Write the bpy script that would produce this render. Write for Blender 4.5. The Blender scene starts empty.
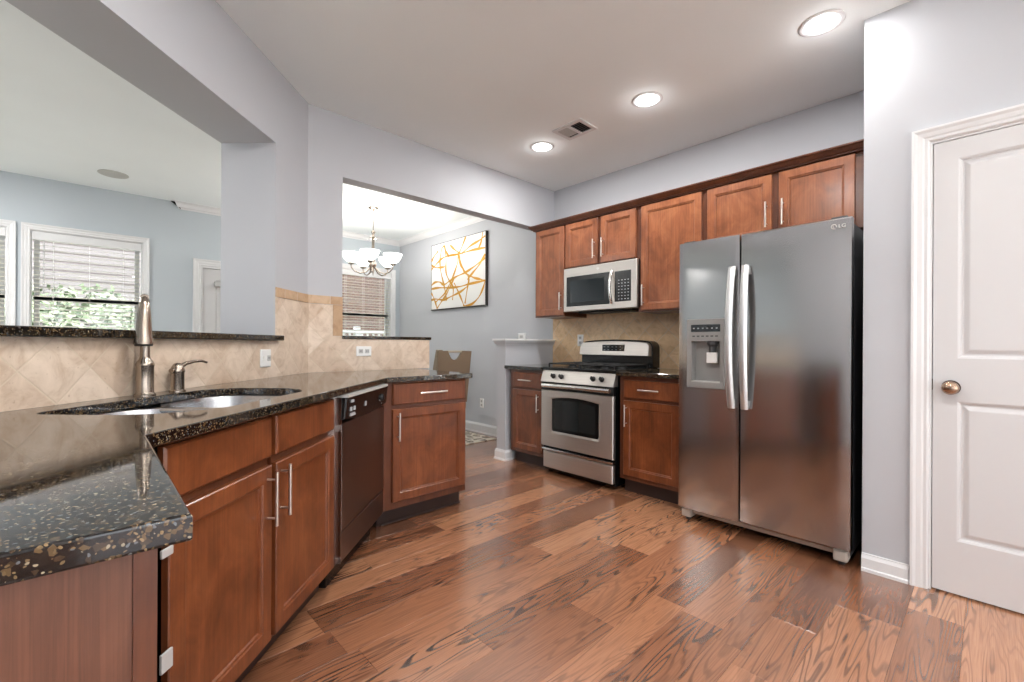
import bpy, bmesh, math, random
from mathutils import Vector, Matrix
random.seed(7)
PI = math.pi
H2 = math.sqrt(.5)
SC = bpy.context.scene
COL = SC.collection

# ------------------------------------------------------------------ camera
F_PX, TH, HC, ROLL = 447.73, math.radians(46.83), 1.1119, .005
fw = Vector((math.cos(TH), math.sin(TH), 0)); rt = Vector((math.sin(TH), -math.cos(TH), 0)); up = Vector((0, 0, 1))
R = rt * math.cos(ROLL) + up * -math.sin(ROLL) * -1
U = up * math.cos(ROLL) - rt * math.sin(ROLL)
cam = bpy.data.cameras.new('camera'); co = bpy.data.objects.new('camera', cam); COL.objects.link(co)
M = Matrix((R, U, -fw)).transposed().to_4x4(); M.translation = (0, 0, HC)
co.matrix_world = M
cam.sensor_width = 36; cam.lens = F_PX / 1024 * 36
cam.shift_y = 3.6 / 1024
cam.clip_start = .02; cam.clip_end = 200
SC.camera = co

# ------------------------------------------------------------------ world, exposure
w = bpy.data.worlds.new('sky'); SC.world = w; w.use_nodes = True
wn = w.node_tree.nodes; wl = w.node_tree.links
bg = wn['Background']
sky = wn.new('ShaderNodeTexSky'); sky.sky_type = 'PREETHAM'; sky.turbidity = 6; sky.sun_direction = (.3, -.5, .8)
mixw = wn.new('ShaderNodeMix'); mixw.data_type = 'RGBA'; mixw.inputs[0].default_value = .85
wl.new(sky.outputs[0], mixw.inputs[6]); mixw.inputs[7].default_value = (.87, .935, 1, 1)
wl.new(mixw.outputs[2], bg.inputs[0]); bg.inputs[1].default_value = 3.4
sun = bpy.data.lights.new('sun', 'SUN'); sun.energy = 22; sun.angle = .01; sun.color = (1, .98, .95)
so_ = bpy.data.objects.new('sun', sun); COL.objects.link(so_); so_.rotation_euler = (0, math.radians(27), 0)
SC.cycles.caustics_reflective = False; SC.cycles.caustics_refractive = False
SC.view_settings.view_transform = 'Standard'; SC.view_settings.look = 'None'
SC.view_settings.gamma = 1; SC.view_settings.use_curve_mapping = False
SC.view_settings.exposure = 0.24
CAN_W, CHAND_W = 12.0, 8.5

# ------------------------------------------------------------------ constants of the place
XF, YO, XC, H = 3.578, 3.17, 1.0665, 2.743      # range wall, pass-through wall, 45 degree corner, ceiling
YB = 6.44                                        # far exterior wall
ZC = .914
XD = 2.81                                        # pantry door wall
YR = -3.3; XL = -3.6
PX, PY = XC, YO                                  # corner of sink wall

# ------------------------------------------------------------------ node helpers
def new_mat(name):
    m = bpy.data.materials.new(name); m.use_nodes = True
    nt = m.node_tree; b = nt.nodes['Principled BSDF']
    return m, nt, b
def s2l(c):
    return tuple(((v/255)/12.92 if v/255 <= .04045 else ((v/255+.055)/1.055)**2.4) for v in c) + (1,)
def simple(name, rgb, rough=.5, metal=0, spec=.5, bump=0, bscale=200, coat=0):
    m, nt, b = new_mat(name)
    b.inputs['Base Color'].default_value = s2l(rgb); b.inputs['Roughness'].default_value = rough
    b.inputs['Metallic'].default_value = metal; b.inputs['Specular IOR Level'].default_value = spec
    b.inputs['Coat Weight'].default_value = coat
    if bump:
        tc = nt.nodes.new('ShaderNodeTexCoord'); n = nt.nodes.new('ShaderNodeTexNoise'); n.inputs['Scale'].default_value = bscale
        bp = nt.nodes.new('ShaderNodeBump'); bp.inputs['Strength'].default_value = bump; bp.inputs['Distance'].default_value = .002
        nt.links.new(tc.outputs['Object'], n.inputs['Vector']); nt.links.new(n.outputs[0], bp.inputs['Height']); nt.links.new(bp.outputs[0], b.inputs['Normal'])
    return m
def emis(name, rgb, strength):
    m, nt, b = new_mat(name)
    b.inputs['Base Color'].default_value = s2l(rgb)
    b.inputs['Emission Color'].default_value = s2l(rgb); b.inputs['Emission Strength'].default_value = strength
    return m
class N:                                         # tiny node graph writer
    def __init__(s, nt): s.nt = nt
    def n(s, t, **k):
        o = s.nt.nodes.new('ShaderNode' + t)
        for a, v in k.items(): setattr(o, a, v)
        return o
    def l(s, a, b): s.nt.links.new(a, b)
    def mapping(s, src, scale=(1, 1, 1), rot=(0, 0, 0), loc=(0, 0, 0)):
        o = s.n('Mapping'); o.inputs['Scale'].default_value = scale; o.inputs['Rotation'].default_value = rot; o.inputs['Location'].default_value = loc
        s.l(src, o.inputs['Vector']); return o.outputs[0]
    def noise(s, vec, scale, detail=3, rough=.5, dist=0):
        o = s.n('TexNoise'); o.inputs['Scale'].default_value = scale; o.inputs['Detail'].default_value = detail
        o.inputs['Roughness'].default_value = rough; o.inputs['Distortion'].default_value = dist
        s.l(vec, o.inputs['Vector']); return o.outputs['Fac']
    def ramp(s, fac, stops, interp='LINEAR'):
        o = s.n('ValToRGB'); o.color_ramp.interpolation = interp; e = o.color_ramp.elements
        while len(e) < len(stops): e.new(.5)
        for i, (p, c) in enumerate(stops):
            e[i].position = p; e[i].color = c if len(c) == 4 else tuple(c) + (1,)
        s.l(fac, o.inputs[0]); return o.outputs[0]
    def mix(s, fac, a, b, mode='MIX'):
        o = s.n('Mix'); o.data_type = 'RGBA'; o.blend_type = mode
        for i, v in ((0, fac), (6, a), (7, b)):
            if isinstance(v, (int, float)): o.inputs[i].default_value = v
            elif isinstance(v, tuple): o.inputs[i].default_value = v
            else: s.l(v, o.inputs[i])
        return o.outputs[2]
    def math(s, op, a, b=0, c=0):
        o = s.n('Math', operation=op)
        for i, v in enumerate((a, b, c)):
            if isinstance(v, (int, float)): o.inputs[i].default_value = v
            else: s.l(v, o.inputs[i])
        return o.outputs[0]

def wood_mat(name, dark, mid, light, rough=.32, grain=1.0, gs=70):
    m, nt, b = new_mat(name); g = N(nt)
    tc = g.n('TexCoord').outputs['Object']; oi = g.n('ObjectInfo').outputs['Random']
    off = g.n('CombineXYZ'); g.l(g.math('MULTIPLY', oi, 37.0), off.inputs[0]); g.l(g.math('MULTIPLY', oi, 11.0), off.inputs[2])
    va = g.n('VectorMath', operation='ADD'); g.l(tc, va.inputs[0]); g.l(off.outputs[0], va.inputs[1]); v = va.outputs[0]
    blotch = g.noise(g.mapping(v, (1.6, 1.6, 1.0)), 4.5, 5, .62, .7)
    col = g.ramp(blotch, [(.25, s2l(dark)), (.5, s2l(mid)), (.78, s2l(light))])
    st = g.noise(g.mapping(v, (gs, gs, 2.2)), 1.5, 4, .6, .6 if gs > 70 else 0)
    col = g.mix(.55 * grain, col, g.ramp(st, [(.3, (.55, .5, .48, 1)), (.62, (1.12, 1.1, 1.08, 1))]), 'MULTIPLY')
    g.l(col, b.inputs['Base Color']); b.inputs['Roughness'].default_value = rough
    b.inputs['Coat Weight'].default_value = .25; b.inputs['Coat Roughness'].default_value = .18
    bp = g.n('Bump'); bp.inputs['Strength'].default_value = .08; bp.inputs['Distance'].default_value = .001
    g.l(st, bp.inputs['Height']); g.l(bp.outputs[0], b.inputs['Normal'])
    return m
def granite_mat():
    m, nt, b = new_mat('granite'); g = N(nt)
    tc = g.n('TexCoord').outputs['Object']
    v = g.n('TexVoronoi'); v.inputs['Scale'].default_value = 190; g.l(tc, v.inputs['Vector'])
    sep = g.n('SeparateColor'); g.l(v.outputs['Color'], sep.inputs[0])
    base = g.ramp(sep.outputs[0], [(0, s2l((12, 12, 13))), (.45, s2l((30, 26, 23))), (.62, s2l((60, 47, 34))), (.72, s2l((20, 20, 21))), (.90, s2l((95, 76, 52)))], 'CONSTANT')
    wv = g.n('VectorMath', operation='ADD'); ns = g.n('TexNoise'); ns.inputs['Scale'].default_value = 60; g.l(tc, ns.inputs['Vector']); sc_ = g.n('VectorMath', operation='SCALE'); sc_.inputs['Scale'].default_value = .012; g.l(ns.outputs['Color'], sc_.inputs[0]); g.l(tc, wv.inputs[0]); g.l(sc_.outputs[0], wv.inputs[1])
    v2 = g.n('TexVoronoi'); v2.inputs['Scale'].default_value = 200; g.l(g.mapping(wv.outputs[0], (1, 1.5, 1), (.3, .5, .2)), v2.inputs['Vector'])
    s2 = g.n('SeparateColor'); g.l(v2.outputs['Color'], s2.inputs[0])
    near = g.math('LESS_THAN', v2.outputs['Distance'], .36)
    pick = g.math('GREATER_THAN', s2.outputs[1], .52)
    col = g.mix(g.math('MULTIPLY', near, pick), base, g.ramp(s2.outputs[2], [(0, s2l((110, 92, 66))), (.35, s2l((150, 138, 116))), (.6, s2l((98, 104, 108))), (.8, s2l((134, 112, 80)))], 'CONSTANT'))
    g.l(col, b.inputs['Base Color']); b.inputs['Roughness'].default_value = .05; b.inputs['Specular IOR Level'].default_value = .78
    return m
def steel_mat(name, rgb, rough, axis='z', aniso=.6, wave=0.0):
    m, nt, b = new_mat(name); g = N(nt)
    tc = g.n('TexCoord').outputs['Object']
    sc = {'z': (400, 400, 3), 'x': (3, 400, 400), 'y': (400, 3, 400)}[axis]
    n = g.noise(g.mapping(tc, sc), 1.0, 3, .6)
    g.l(g.ramp(n, [(.3, s2l(tuple(int(c * .93) for c in rgb))), (.7, s2l(rgb))]), b.inputs['Base Color'])
    b.inputs['Metallic'].default_value = 1
    rr = g.n('MapRange'); rr.inputs[3].default_value = rough * .85; rr.inputs[4].default_value = rough * 1.2; g.l(n, rr.inputs[0]); g.l(rr.outputs[0], b.inputs['Roughness'])
    bp = g.n('Bump'); bp.inputs['Strength'].default_value = .06; bp.inputs['Distance'].default_value = .001; g.l(n, bp.inputs['Height'])
    if wave:
        n2 = g.noise(g.mapping(tc, (1, 1.2, 2.6)), 1.6, 1, .4)
        b2 = g.n('Bump'); b2.inputs['Strength'].default_value = wave; b2.inputs['Distance'].default_value = .01
        g.l(n2, b2.inputs['Height']); g.l(bp.outputs[0], b2.inputs['Normal']); g.l(b2.outputs[0], b.inputs['Normal'])
    else: g.l(bp.outputs[0], b.inputs['Normal'])
    return m
def floor_mat():
    m, nt, b = new_mat('oak_floor'); g = N(nt)
    pos = g.n('NewGeometry').outputs['Position']
    at = g.n('Attribute', attribute_name='tone'); sp = g.n('SeparateColor'); g.l(at.outputs['Color'], sp.inputs[0])
    r1, r2, r3 = sp.outputs[0], sp.outputs[1], sp.outputs[2]
    off = g.n('CombineXYZ'); g.l(g.math('MULTIPLY', r1, 40), off.inputs[0]); g.l(g.math('MULTIPLY', r2, 40), off.inputs[1]); g.l(g.math('MULTIPLY', r3, 40), off.inputs[2])
    va = g.n('VectorMath', operation='ADD'); g.l(pos, va.inputs[0]); g.l(off.outputs[0], va.inputs[1]); v = va.outputs[0]
    base = g.ramp(r1, [(0, s2l((100, 64, 46))), (.12, s2l((138, 90, 62))), (.5, s2l((162, 109, 77))), (.8, s2l((173, 120, 87))), (1, s2l((190, 136, 100)))])
    # cathedral figure: contour lines of a stretched noise field
    fld = g.noise(g.mapping(v, (.9, 9.5, 1)), 1.0, 2, .45, .2)
    rings = g.math('SINE', g.math('MULTIPLY', fld, 120))
    fine = g.noise(g.mapping(v, (6, 260, 1)), 1.0, 3, .6)
    lines = g.ramp(g.math('ADD', rings, g.math('MULTIPLY', g.math('SUBTRACT', fine, .5), 1.2)), [(.25, (0, 0, 0, 1)), (.92, (1, 1, 1, 1))])
    gate = g.ramp(g.noise(g.mapping(v, (1.1, 5, 1)), 1.3, 2, .5), [(.42, (0, 0, 0, 1)), (.66, (1, 1, 1, 1))])
    lf = g.math('MULTIPLY', g.math('MULTIPLY', lines, g.math('ADD', .28, g.math('MULTIPLY', gate, .8))), g.math('ADD', .5, g.math('MULTIPLY', r2, .5)))
    col = g.mix(lf, base, s2l((42, 22, 16)))
    col = g.mix(.5, col, g.ramp(fine, [(.33, (.55, .5, .48, 1)), (.6, (1.08, 1.08, 1.08, 1))]), 'MULTIPLY')
    blot = g.noise(g.mapping(v, (1.6, 5.0, 1)), 1.5, 3, .55, .8)
    col = g.mix(g.ramp(blot, [(.6, (0, 0, 0, 1)), (.74, (.65, .65, .65, 1))]), col, s2l((58, 32, 25)))
    g.l(col, b.inputs['Base Color'])
    b.inputs['Roughness'].default_value = .24
    b.inputs['Coat Weight'].default_value = 1.0; b.inputs['Coat IOR'].default_value = 1.62; b.inputs['Coat Roughness'].default_value = .27; b.inputs['Specular IOR Level'].default_value = .7
    bp = g.n('Bump'); bp.inputs['Strength'].default_value = .22; bp.inputs['Distance'].default_value = .0012
    g.l(fine, bp.inputs['Height']); g.l(bp.outputs[0], b.inputs['Normal']); g.l(bp.outputs[0], b.inputs['Coat Normal'])
    return m
def tile_mat(name='travertine_tile', border=False, tan=False):
    # object space: x along the wall, z up
    m, nt, b = new_mat(name); g = N(nt)
    tc = g.n('TexCoord').outputs['Object']
    sx = g.n('SeparateXYZ'); g.l(tc, sx.inputs[0]); x, z = sx.outputs[0], sx.outputs[2]
    S = .154
    if not border:
        a = g.math('DIVIDE', g.math('MULTIPLY', g.math('ADD', x, g.math('SUBTRACT', z, .918 - 1.633)), H2), S)
        c = g.math('DIVIDE', g.math('MULTIPLY', g.math('SUBTRACT', x, g.math('SUBTRACT', z, .918 + 1.633)), H2), S)
    else:
        a = g.math('DIVIDE', x, .15); c = g.math('DIVIDE', z, 10)
    def edge(t):
        f = g.math('FRACT', g.math('ADD', t, 100)); return g.math('MINIMUM', f, g.math('SUBTRACT', 1, f))
    d = g.math('MINIMUM', edge(a), edge(c)) if not border else edge(a)
    grout = g.math('LESS_THAN', d, .013)
    ids = g.n('CombineXYZ'); g.l(g.math('FLOOR', g.math('ADD', a, 100)), ids.inputs[0]); g.l(g.math('FLOOR', g.math('ADD', c, 100)), ids.inputs[1])
    wn_ = g.n('TexWhiteNoise'); g.l(ids.outputs[0], wn_.inputs['Vector'])
    tone = g.ramp(wn_.outputs['Value'], [(0, s2l((212, 191, 171))), (.5, s2l((222, 204, 186))), (1, s2l((229, 213, 197)))] if not border else [(0, s2l((192, 160, 128))), (1, s2l((212, 184, 154)))])
    if tan: tone = g.ramp(wn_.outputs['Value'], [(0, s2l((218, 184, 144))), (.5, s2l((230, 198, 158))), (1, s2l((238, 210, 174)))])  # same beige tile, warm light on it painted into the tone
    cl = g.noise(tc, 11, 6, .65, 1.4)
    col = g.mix(.8, tone, g.ramp(cl, [(.3, (.72, .62, .52, 1)), (.5, (.95, .92, .88, 1)), (.7, (1.08, 1.06, 1.04, 1))]), 'MULTIPLY')
    pit = g.noise(tc, 90, 2, .5)
    col = g.mix(g.ramp(pit, [(.66, (0, 0, 0, 1)), (.75, (.5, .5, .5, 1))]), col, s2l((150, 120, 92)))
    col = g.mix(grout, col, s2l((212, 194, 172)))
    g.l(col, b.inputs['Base Color']); b.inputs['Roughness'].default_value = .42
    bp = g.n('Bump'); bp.inputs['Strength'].default_value = .5; bp.inputs['Distance'].default_value = .002
    g.l(g.ramp(d, [(0, (0, 0, 0, 1)), (.03, (1, 1, 1, 1))]), bp.inputs['Height']); g.l(bp.outputs[0], b.inputs['Normal'])
    return m
def paint(name, rgb, rough=.6):
    m, nt, b = new_mat(name); g = N(nt); tc = g.n('TexCoord').outputs['Object']
    n = g.noise(tc, 1.3, 2, .5)
    g.l(g.ramp(n, [(.3, s2l(tuple(c - 2 for c in rgb))), (.7, s2l(tuple(min(255, c + 2) for c in rgb)))]), b.inputs['Base Color'])
    b.inputs['Roughness'].default_value = rough
    bp = g.n('Bump'); bp.inputs['Strength'].default_value = .05; bp.inputs['Distance'].default_value = .001
    g.l(g.noise(tc, 260, 2, .5), bp.inputs['Height']); g.l(bp.outputs[0], b.inputs['Normal'])
    return m

MT = dict(
    wall=paint('wall_paint', (188, 190, 195)), wall2=paint('living_wall_paint', (186, 194, 200)),
    ceil=paint('ceiling_paint', (243, 248, 249), .8), ceil2=paint('dining_ceiling_paint', (232, 232, 231), .8),
    trim=simple('white_trim', (222, 222, 223), .35), door=simple('door_paint', (208, 207, 208), .4),
    floor=floor_mat(), granite=granite_mat(), tile=tile_mat(), tileb=tile_mat('border_tile', True), tile_lit=tile_mat('warm_lit_travertine_tile', False, True),
    cab=wood_mat('cherry_lower', (86, 44, 22), (118, 64, 34), (146, 86, 50)),
    cabu=wood_mat('cherry_upper', (104, 58, 34), (140, 83, 52), (166, 108, 72)),
    frame=wood_mat('cherry_frame', (72, 37, 22), (94, 51, 30), (112, 66, 41)),
    veneer=wood_mat('end_panel_veneer', (92, 56, 40), (108, 68, 50), (120, 78, 58), .4, 1.3, 120),
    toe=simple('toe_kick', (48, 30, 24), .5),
    steel=steel_mat('brushed_steel', (200, 199, 198), .15, 'y', wave=.30),
    steelf=steel_mat('brushed_steel_freezer', (200, 199, 198), .17, 'y', wave=.18),
    stove=steel_mat('range_steel', (220, 214, 208), .42, 'x'),
    satin=simple('satin_nickel', (214, 206, 198), .28, 1), bright=simple('bright_steel', (225, 224, 222), .2, 1),
    nickel=steel_mat('brushed_nickel', (176, 164, 152), .22, 'z'), sink=steel_mat('sink_steel', (200, 202, 205), .25, 'x'),
    black=simple('black_enamel', (13, 15, 16), .25), blackm=simple('black_matte', (20, 20, 21), .5),
    iron=simple('cast_iron', (24, 24, 25), .55, bump=.3), glass=simple('dark_glass', (20, 24, 26), .05, spec=.8),
    dgrey=simple('fridge_side', (62, 64, 66), .45), lgrey=simple('light_grey_plastic', (188, 188, 186), .4),
    lgrey2=simple('beige_grey_plastic', (168, 158, 148), .35),
    hsteel=simple('handle_steel', (206, 206, 206), .36, .85),
    mgrey=simple('dispenser_grey', (150, 149, 147), .35, .3),
    dwdoor=steel_mat('dark_steel', (136, 124, 122), .30, 'z'), white=simple('white_plastic', (236, 236, 234), .3),
    button=simple('pale_button', (170, 172, 175), .4), ovenglass=simple('oven_glass', (34, 38, 38), .06, spec=.8),
    bronze=simple('door_knob_metal', (176, 150, 130), .18, 1), darkbronze=simple('dark_rosette', (64, 52, 46), .3, 1),
    hole=simple('dark_void', (10, 10, 10), .9),
)
def glass_mat(name='window_glass', tint=1.0):
    m, nt, b = new_mat(name); g = N(nt)
    tr = g.n('BsdfTransparent'); tr.inputs[0].default_value = (tint, tint, tint, 1); gl = g.n('BsdfGlossy'); gl.inputs['Roughness'].default_value = .02
    mx = g.n('MixShader'); mx.inputs[0].default_value = .06
    g.l(tr.outputs[0], mx.inputs[1]); g.l(gl.outputs[0], mx.inputs[2]); g.l(mx.outputs[0], nt.nodes['Material Output'].inputs[0])
    return m
MT['pane'] = glass_mat(); MT['dimmed'] = glass_mat('dimmed_glass', .9)  # second glass: grey tint added to dim the bright outdoors, no screen
def slat_mat(name, rgb):
    m, nt, b = new_mat(name); b.inputs['Base Color'].default_value = s2l(rgb); b.inputs['Roughness'].default_value = .4
    g = N(nt); t = g.n('BsdfTranslucent'); t.inputs[0].default_value = s2l(rgb)
    mx = g.n('MixShader'); mx.inputs[0].default_value = .12
    g.l(b.outputs[0], mx.inputs[1]); g.l(t.outputs[0], mx.inputs[2]); g.l(mx.outputs[0], nt.nodes['Material Output'].inputs[0])
    return m
MT['slat'] = slat_mat('blind_slat', (222, 219, 206))

# ------------------------------------------------------------------ mesh helpers
class MB:
    def __init__(s): s.v = []; s.f = []; s.mi = []; s.m = 0
    def face(s, idx): s.f.append(idx); s.mi.append(s.m)
    def box(s, x0, x1, y0, y1, z0, z1):
        x0, x1 = sorted((x0, x1)); y0, y1 = sorted((y0, y1)); z0, z1 = sorted((z0, z1))
        b = len(s.v)
        s.v += [(x0, y0, z0), (x1, y0, z0), (x1, y1, z0), (x0, y1, z0), (x0, y0, z1), (x1, y0, z1), (x1, y1, z1), (x0, y1, z1)]
        for q in ((0, 3, 2, 1), (4, 5, 6, 7), (0, 1, 5, 4), (1, 2, 6, 5), (2, 3, 7, 6), (3, 0, 4, 7)): s.face([b + i for i in q])
        return s
    def loft(s, rings, cap0=True, cap1=True, closed=True):
        n = len(rings[0]); b = len(s.v)
        for r in rings: s.v += [tuple(p) for p in r]
        for i in range(len(rings) - 1):
            for j in range(n if closed else n - 1):
                k = (j + 1) % n
                s.face([b + i*n + j, b + i*n + k, b + (i+1)*n + k, b + (i+1)*n + j])
        if cap0: s.face([b + j for j in range(n)][::-1])
        if cap1: s.face([b + (len(rings)-1)*n + j for j in range(n)])
        return s
    def rects(s, x0, x1, z0, z1, prof, cap0=True, cap1=True):
        """door leaf: concentric rectangles, prof = [(inset, y)]"""
        return s.loft([[(x0+i, y, z0+i), (x1-i, y, z0+i), (x1-i, y, z1-i), (x0+i, y, z1-i)] for i, y in prof], cap0, cap1)
    def tube(s, pts, r, n=12, caps=True, up=None):
        pts = [Vector(p) for p in pts]; rr = r if isinstance(r, (list, tuple)) else [r] * len(pts)
        rings = []; prev = None
        for i, p in enumerate(pts):
            a = pts[max(0, i-1)]; c = pts[min(len(pts)-1, i+1)]; t = (c - a).normalized()
            if prev is None:
                q = Vector((0, 0, 1)) if abs(t.z) < .9 else Vector((1, 0, 0))
                u = t.cross(q).normalized()
            else:
                u = (prev - t * prev.dot(t)).normalized()
            prev = u; v = t.cross(u)
            rings.append([p + (u * math.cos(2*PI*k/n) + v * math.sin(2*PI*k/n)) * rr[i] for k in range(n)])
        return s.loft(rings, caps, caps)
    def lathe(s, prof, c=(0, 0, 0), n=28, ax='z', cap0=True, cap1=True):
        rings = []
        for r, h in prof:
            ring = []
            for k in range(n):
                a = 2*PI*k/n; p = {'z': (r*math.cos(a), r*math.sin(a), h), 'y': (r*math.cos(a), h, r*math.sin(a)), 'x': (h, r*math.cos(a), r*math.sin(a))}[ax]
                ring.append((p[0]+c[0], p[1]+c[1], p[2]+c[2]))
            rings.append(ring)
        return s.loft(rings, cap0, cap1)
    def prism(s, poly, a0, a1, ax='y'):
        """poly in the plane normal to ax, extruded a0..a1"""
        def P(q, a): return {'y': (q[0], a, q[1]), 'x': (a, q[0], q[1]), 'z': (q[0], q[1], a)}[ax]
        return s.loft([[P(q, a0) for q in poly], [P(q, a1) for q in poly]])
    def build(s, name, mat, parent=None, loc=None, rotz=0, smooth=0, bevel=0, bseg=2):
        me = bpy.data.meshes.new(name); me.from_pydata(s.v, [], s.f)
        mats = mat if isinstance(mat, list) else [mat]
        for m in mats: me.materials.append(m)
        if len(mats) > 1: me.polygons.foreach_set('material_index', s.mi)
        bm = bmesh.new(); bm.from_mesh(me); bmesh.ops.recalc_face_normals(bm, faces=bm.faces)
        if bevel: bmesh.ops.bevel(bm, geom=[e for e in bm.edges if len(e.link_faces) == 2 and e.calc_face_angle(0) > .5], offset=bevel, segments=bseg, affect='EDGES', profile=.6)
        bm.to_mesh(me); bm.free()
        if smooth:
            for p in me.polygons: p.use_smooth = True
            me.set_sharp_from_angle(angle=math.radians(smooth))
        o = bpy.data.objects.new(name, me); COL.objects.link(o)
        if parent: o.parent = parent
        if loc: o.location = loc
        o.rotation_euler.z = rotz
        return o
def box(name, mat, a, parent=None, bevel=0, **k): return MB().box(*a).build(name, mat, parent, bevel=bevel, **k)
def struct(o): o['kind'] = 'structure'; return o
def tag(o, label, cat, group=None, kind=None):
    o['label'] = label; o['category'] = cat
    if group: o['group'] = group
    if kind: o['kind'] = kind
    return o
def thing(name, label, cat, loc=(0, 0, 0), rotz=0, group=None):
    o = bpy.data.objects.new(name, None); COL.objects.link(o); o.empty_display_size = .1
    o.location = loc; o.rotation_euler.z = rotz
    return tag(o, label, cat, group)
def copy_tree(o, parent=None):
    c = o.copy(); COL.objects.link(c); c.parent = parent
    for ch in list(o.children): copy_tree(ch, c)
    return c
def sp(s, off, z=0):
    """sink wall: s back from the corner, off into the kitchen"""
    return Vector((PX - s*H2 + off*H2, PY - s*H2 - off*H2, z))
def slab(name, poly, z0, z1, mat, bev=.004, hole=None, parent=None):
    """polished slab: bevelled 2-D outline (with an optional cut-out)"""
    cu = bpy.data.curves.new(name + '_outline', 'CURVE'); cu.dimensions = '2D'; cu.fill_mode = 'BOTH'
    for loop in [poly] + ([hole] if hole else []):
        sl = cu.splines.new('POLY'); sl.points.add(len(loop) - 1); sl.use_cyclic_u = True
        for p, q in zip(sl.points, loop): p.co = (q[0], q[1], 0, 1)
    cu.extrude = (z1 - z0)/2 - bev; cu.bevel_depth = bev; cu.bevel_resolution = 2; cu.offset = -bev
    t = bpy.data.objects.new(name + '_tmp', cu); COL.objects.link(t)
    dg = bpy.context.evaluated_depsgraph_get(); dg.update()
    me = bpy.data.meshes.new_from_object(t.evaluated_get(dg)); me.name = name
    bpy.data.objects.remove(t); bpy.data.curves.remove(cu)
    me.materials.clear(); me.materials.append(mat)
    for p in me.polygons: p.use_smooth = False
    o = bpy.data.objects.new(name, me); COL.objects.link(o); o.location.z = (z0 + z1)/2
    if parent: o.parent = parent
    return o

# ------------------------------------------------------------------ floor
def build_floor():
    rnd = random.Random(11)
    seams = [1.57, 1.41, 1.23, 1.01, .88, .71, .615, .45, .235, .065]
    y = .065
    while y > YR - .1: y -= rnd.choice([.10, .14, .17, .2]); seams.append(y)
    y = 1.57; ups = []
    while y < YB + .2: y += rnd.choice([.10, .14, .17, .2]); ups.append(y)
    ys = sorted(seams + ups)
    me = bpy.data.meshes.new('floor'); V = []; Fc = []; cols = []; zb = 0
    def ring(x0, x1, y0, y1, i, z): return [(x0+i, y0+i, z), (x1-i, y0+i, z), (x1-i, y1-i, z), (x0+i, y1-i, z)]
    for y0, y1 in zip(ys[:-1], ys[1:]):
        x = XL - rnd.random() * 1.2
        while x < XF + .3:
            L = rnd.choice([.45, .7, .9, 1.1, 1.4]) * (.9 + .2*rnd.random()); x1 = x + L
            c = (rnd.random(), rnd.random(), rnd.random())
            if rnd.random() < .08: c = (.02 + .1*rnd.random(), c[1], c[2])
            b = len(V)
            for i, z in ((.0004, -.004), (.0004, -.0009), (.0013, 0)): V += ring(x, x1, y0, y1, i, z)
            for r in range(2):
                for j in range(4): k = (j+1) % 4; Fc.append((b+r*4+j, b+r*4+k, b+r*4+4+k, b+r*4+4+j)); cols.append(c)
            Fc.append((b+8, b+9, b+10, b+11)); cols.append(c)
            x = x1
    b = len(V); V += [(XL-1.6, YR-.3, -.004), (XF+1.5, YR-.3, -.004), (XF+1.5, YB+.3, -.004), (XL-1.6, YB+.3, -.004), (XL-1.6, YR-.3, -.1), (XF+1.5, YR-.3, -.1), (XF+1.5, YB+.3, -.1), (XL-1.6, YB+.3, -.1)]
    for q in ((0, 1, 2, 3), (4, 7, 6, 5), (0, 4, 5, 1), (1, 5, 6, 2), (2, 6, 7, 3), (3, 7, 4, 0)): Fc.append(tuple(b+i for i in q)); cols.append((0, 0, 0))
    me.from_pydata(V, [], Fc)
    at = me.color_attributes.new('tone', 'FLOAT_COLOR', 'CORNER')
    for p, c in zip(me.polygons, cols):
        for li in p.loop_indices: at.data[li].color = (*c, 1)
    me.materials.append(MT['floor'])
    o = bpy.data.objects.new('floor', me); COL.objects.link(o); struct(o)
build_floor()

# unseen pale floor sheet added behind the sink wall to bounce light up
m = MB(); q_ = [(XL, .32), (-.75, .32), (-.75, 1.45), (PX-.33*H2-.02, PY+.33*H2+.02-.0), (1.0, 3.6), (1.0, 6.44), (XL, 6.44)]
m.prism(q_, .0005, .012, 'z'); struct(m.build('floor_bounce', simple('bounce_carpet', (206, 200, 190), .95, bump=.5, bscale=300)))

# ------------------------------------------------------------------ shell
T = .12
struct(box('ceiling', MT['ceil'], (XL-.2, XF+.2, YR-.2, YB+.2, H, H+.12)))
WALLO = .003
struct(box('wall_range', MT['wall'], (XF, XF+T, .30, YB+.1, 0, H)))
# pantry wall with a doorway, and its return beside the refrigerator
DY0, DY1, DZ = .190, -.596, 2.052
m = MB(); m.box(XD, XD+T, DY0, .432, 0, H); m.box(XD, XD+T, YR, DY1, 0, H); m.box(XD, XD+T, DY1, DY0, DZ, H); m.box(XD+T, XF, .432-T, .432, 0, H)
struct(m.build('wall_pantry', MT['wall']))
# pass-through wall
m = MB(); m.box(XC-.02, 1.305, YO, YO+T, 0, H); m.box(1.305, XF, YO, YO+T, 2.306, H); m.box(1.305, 2.03, YO, YO+T, 0, 1.147)
struct(m.build('wall_pass_through', MT['wall']))
m = MB(); m.box(2.889, XF, YO, YO+T, 0, 1.100)
struct(m.build('wall_knee', MT['wall']))
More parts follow.
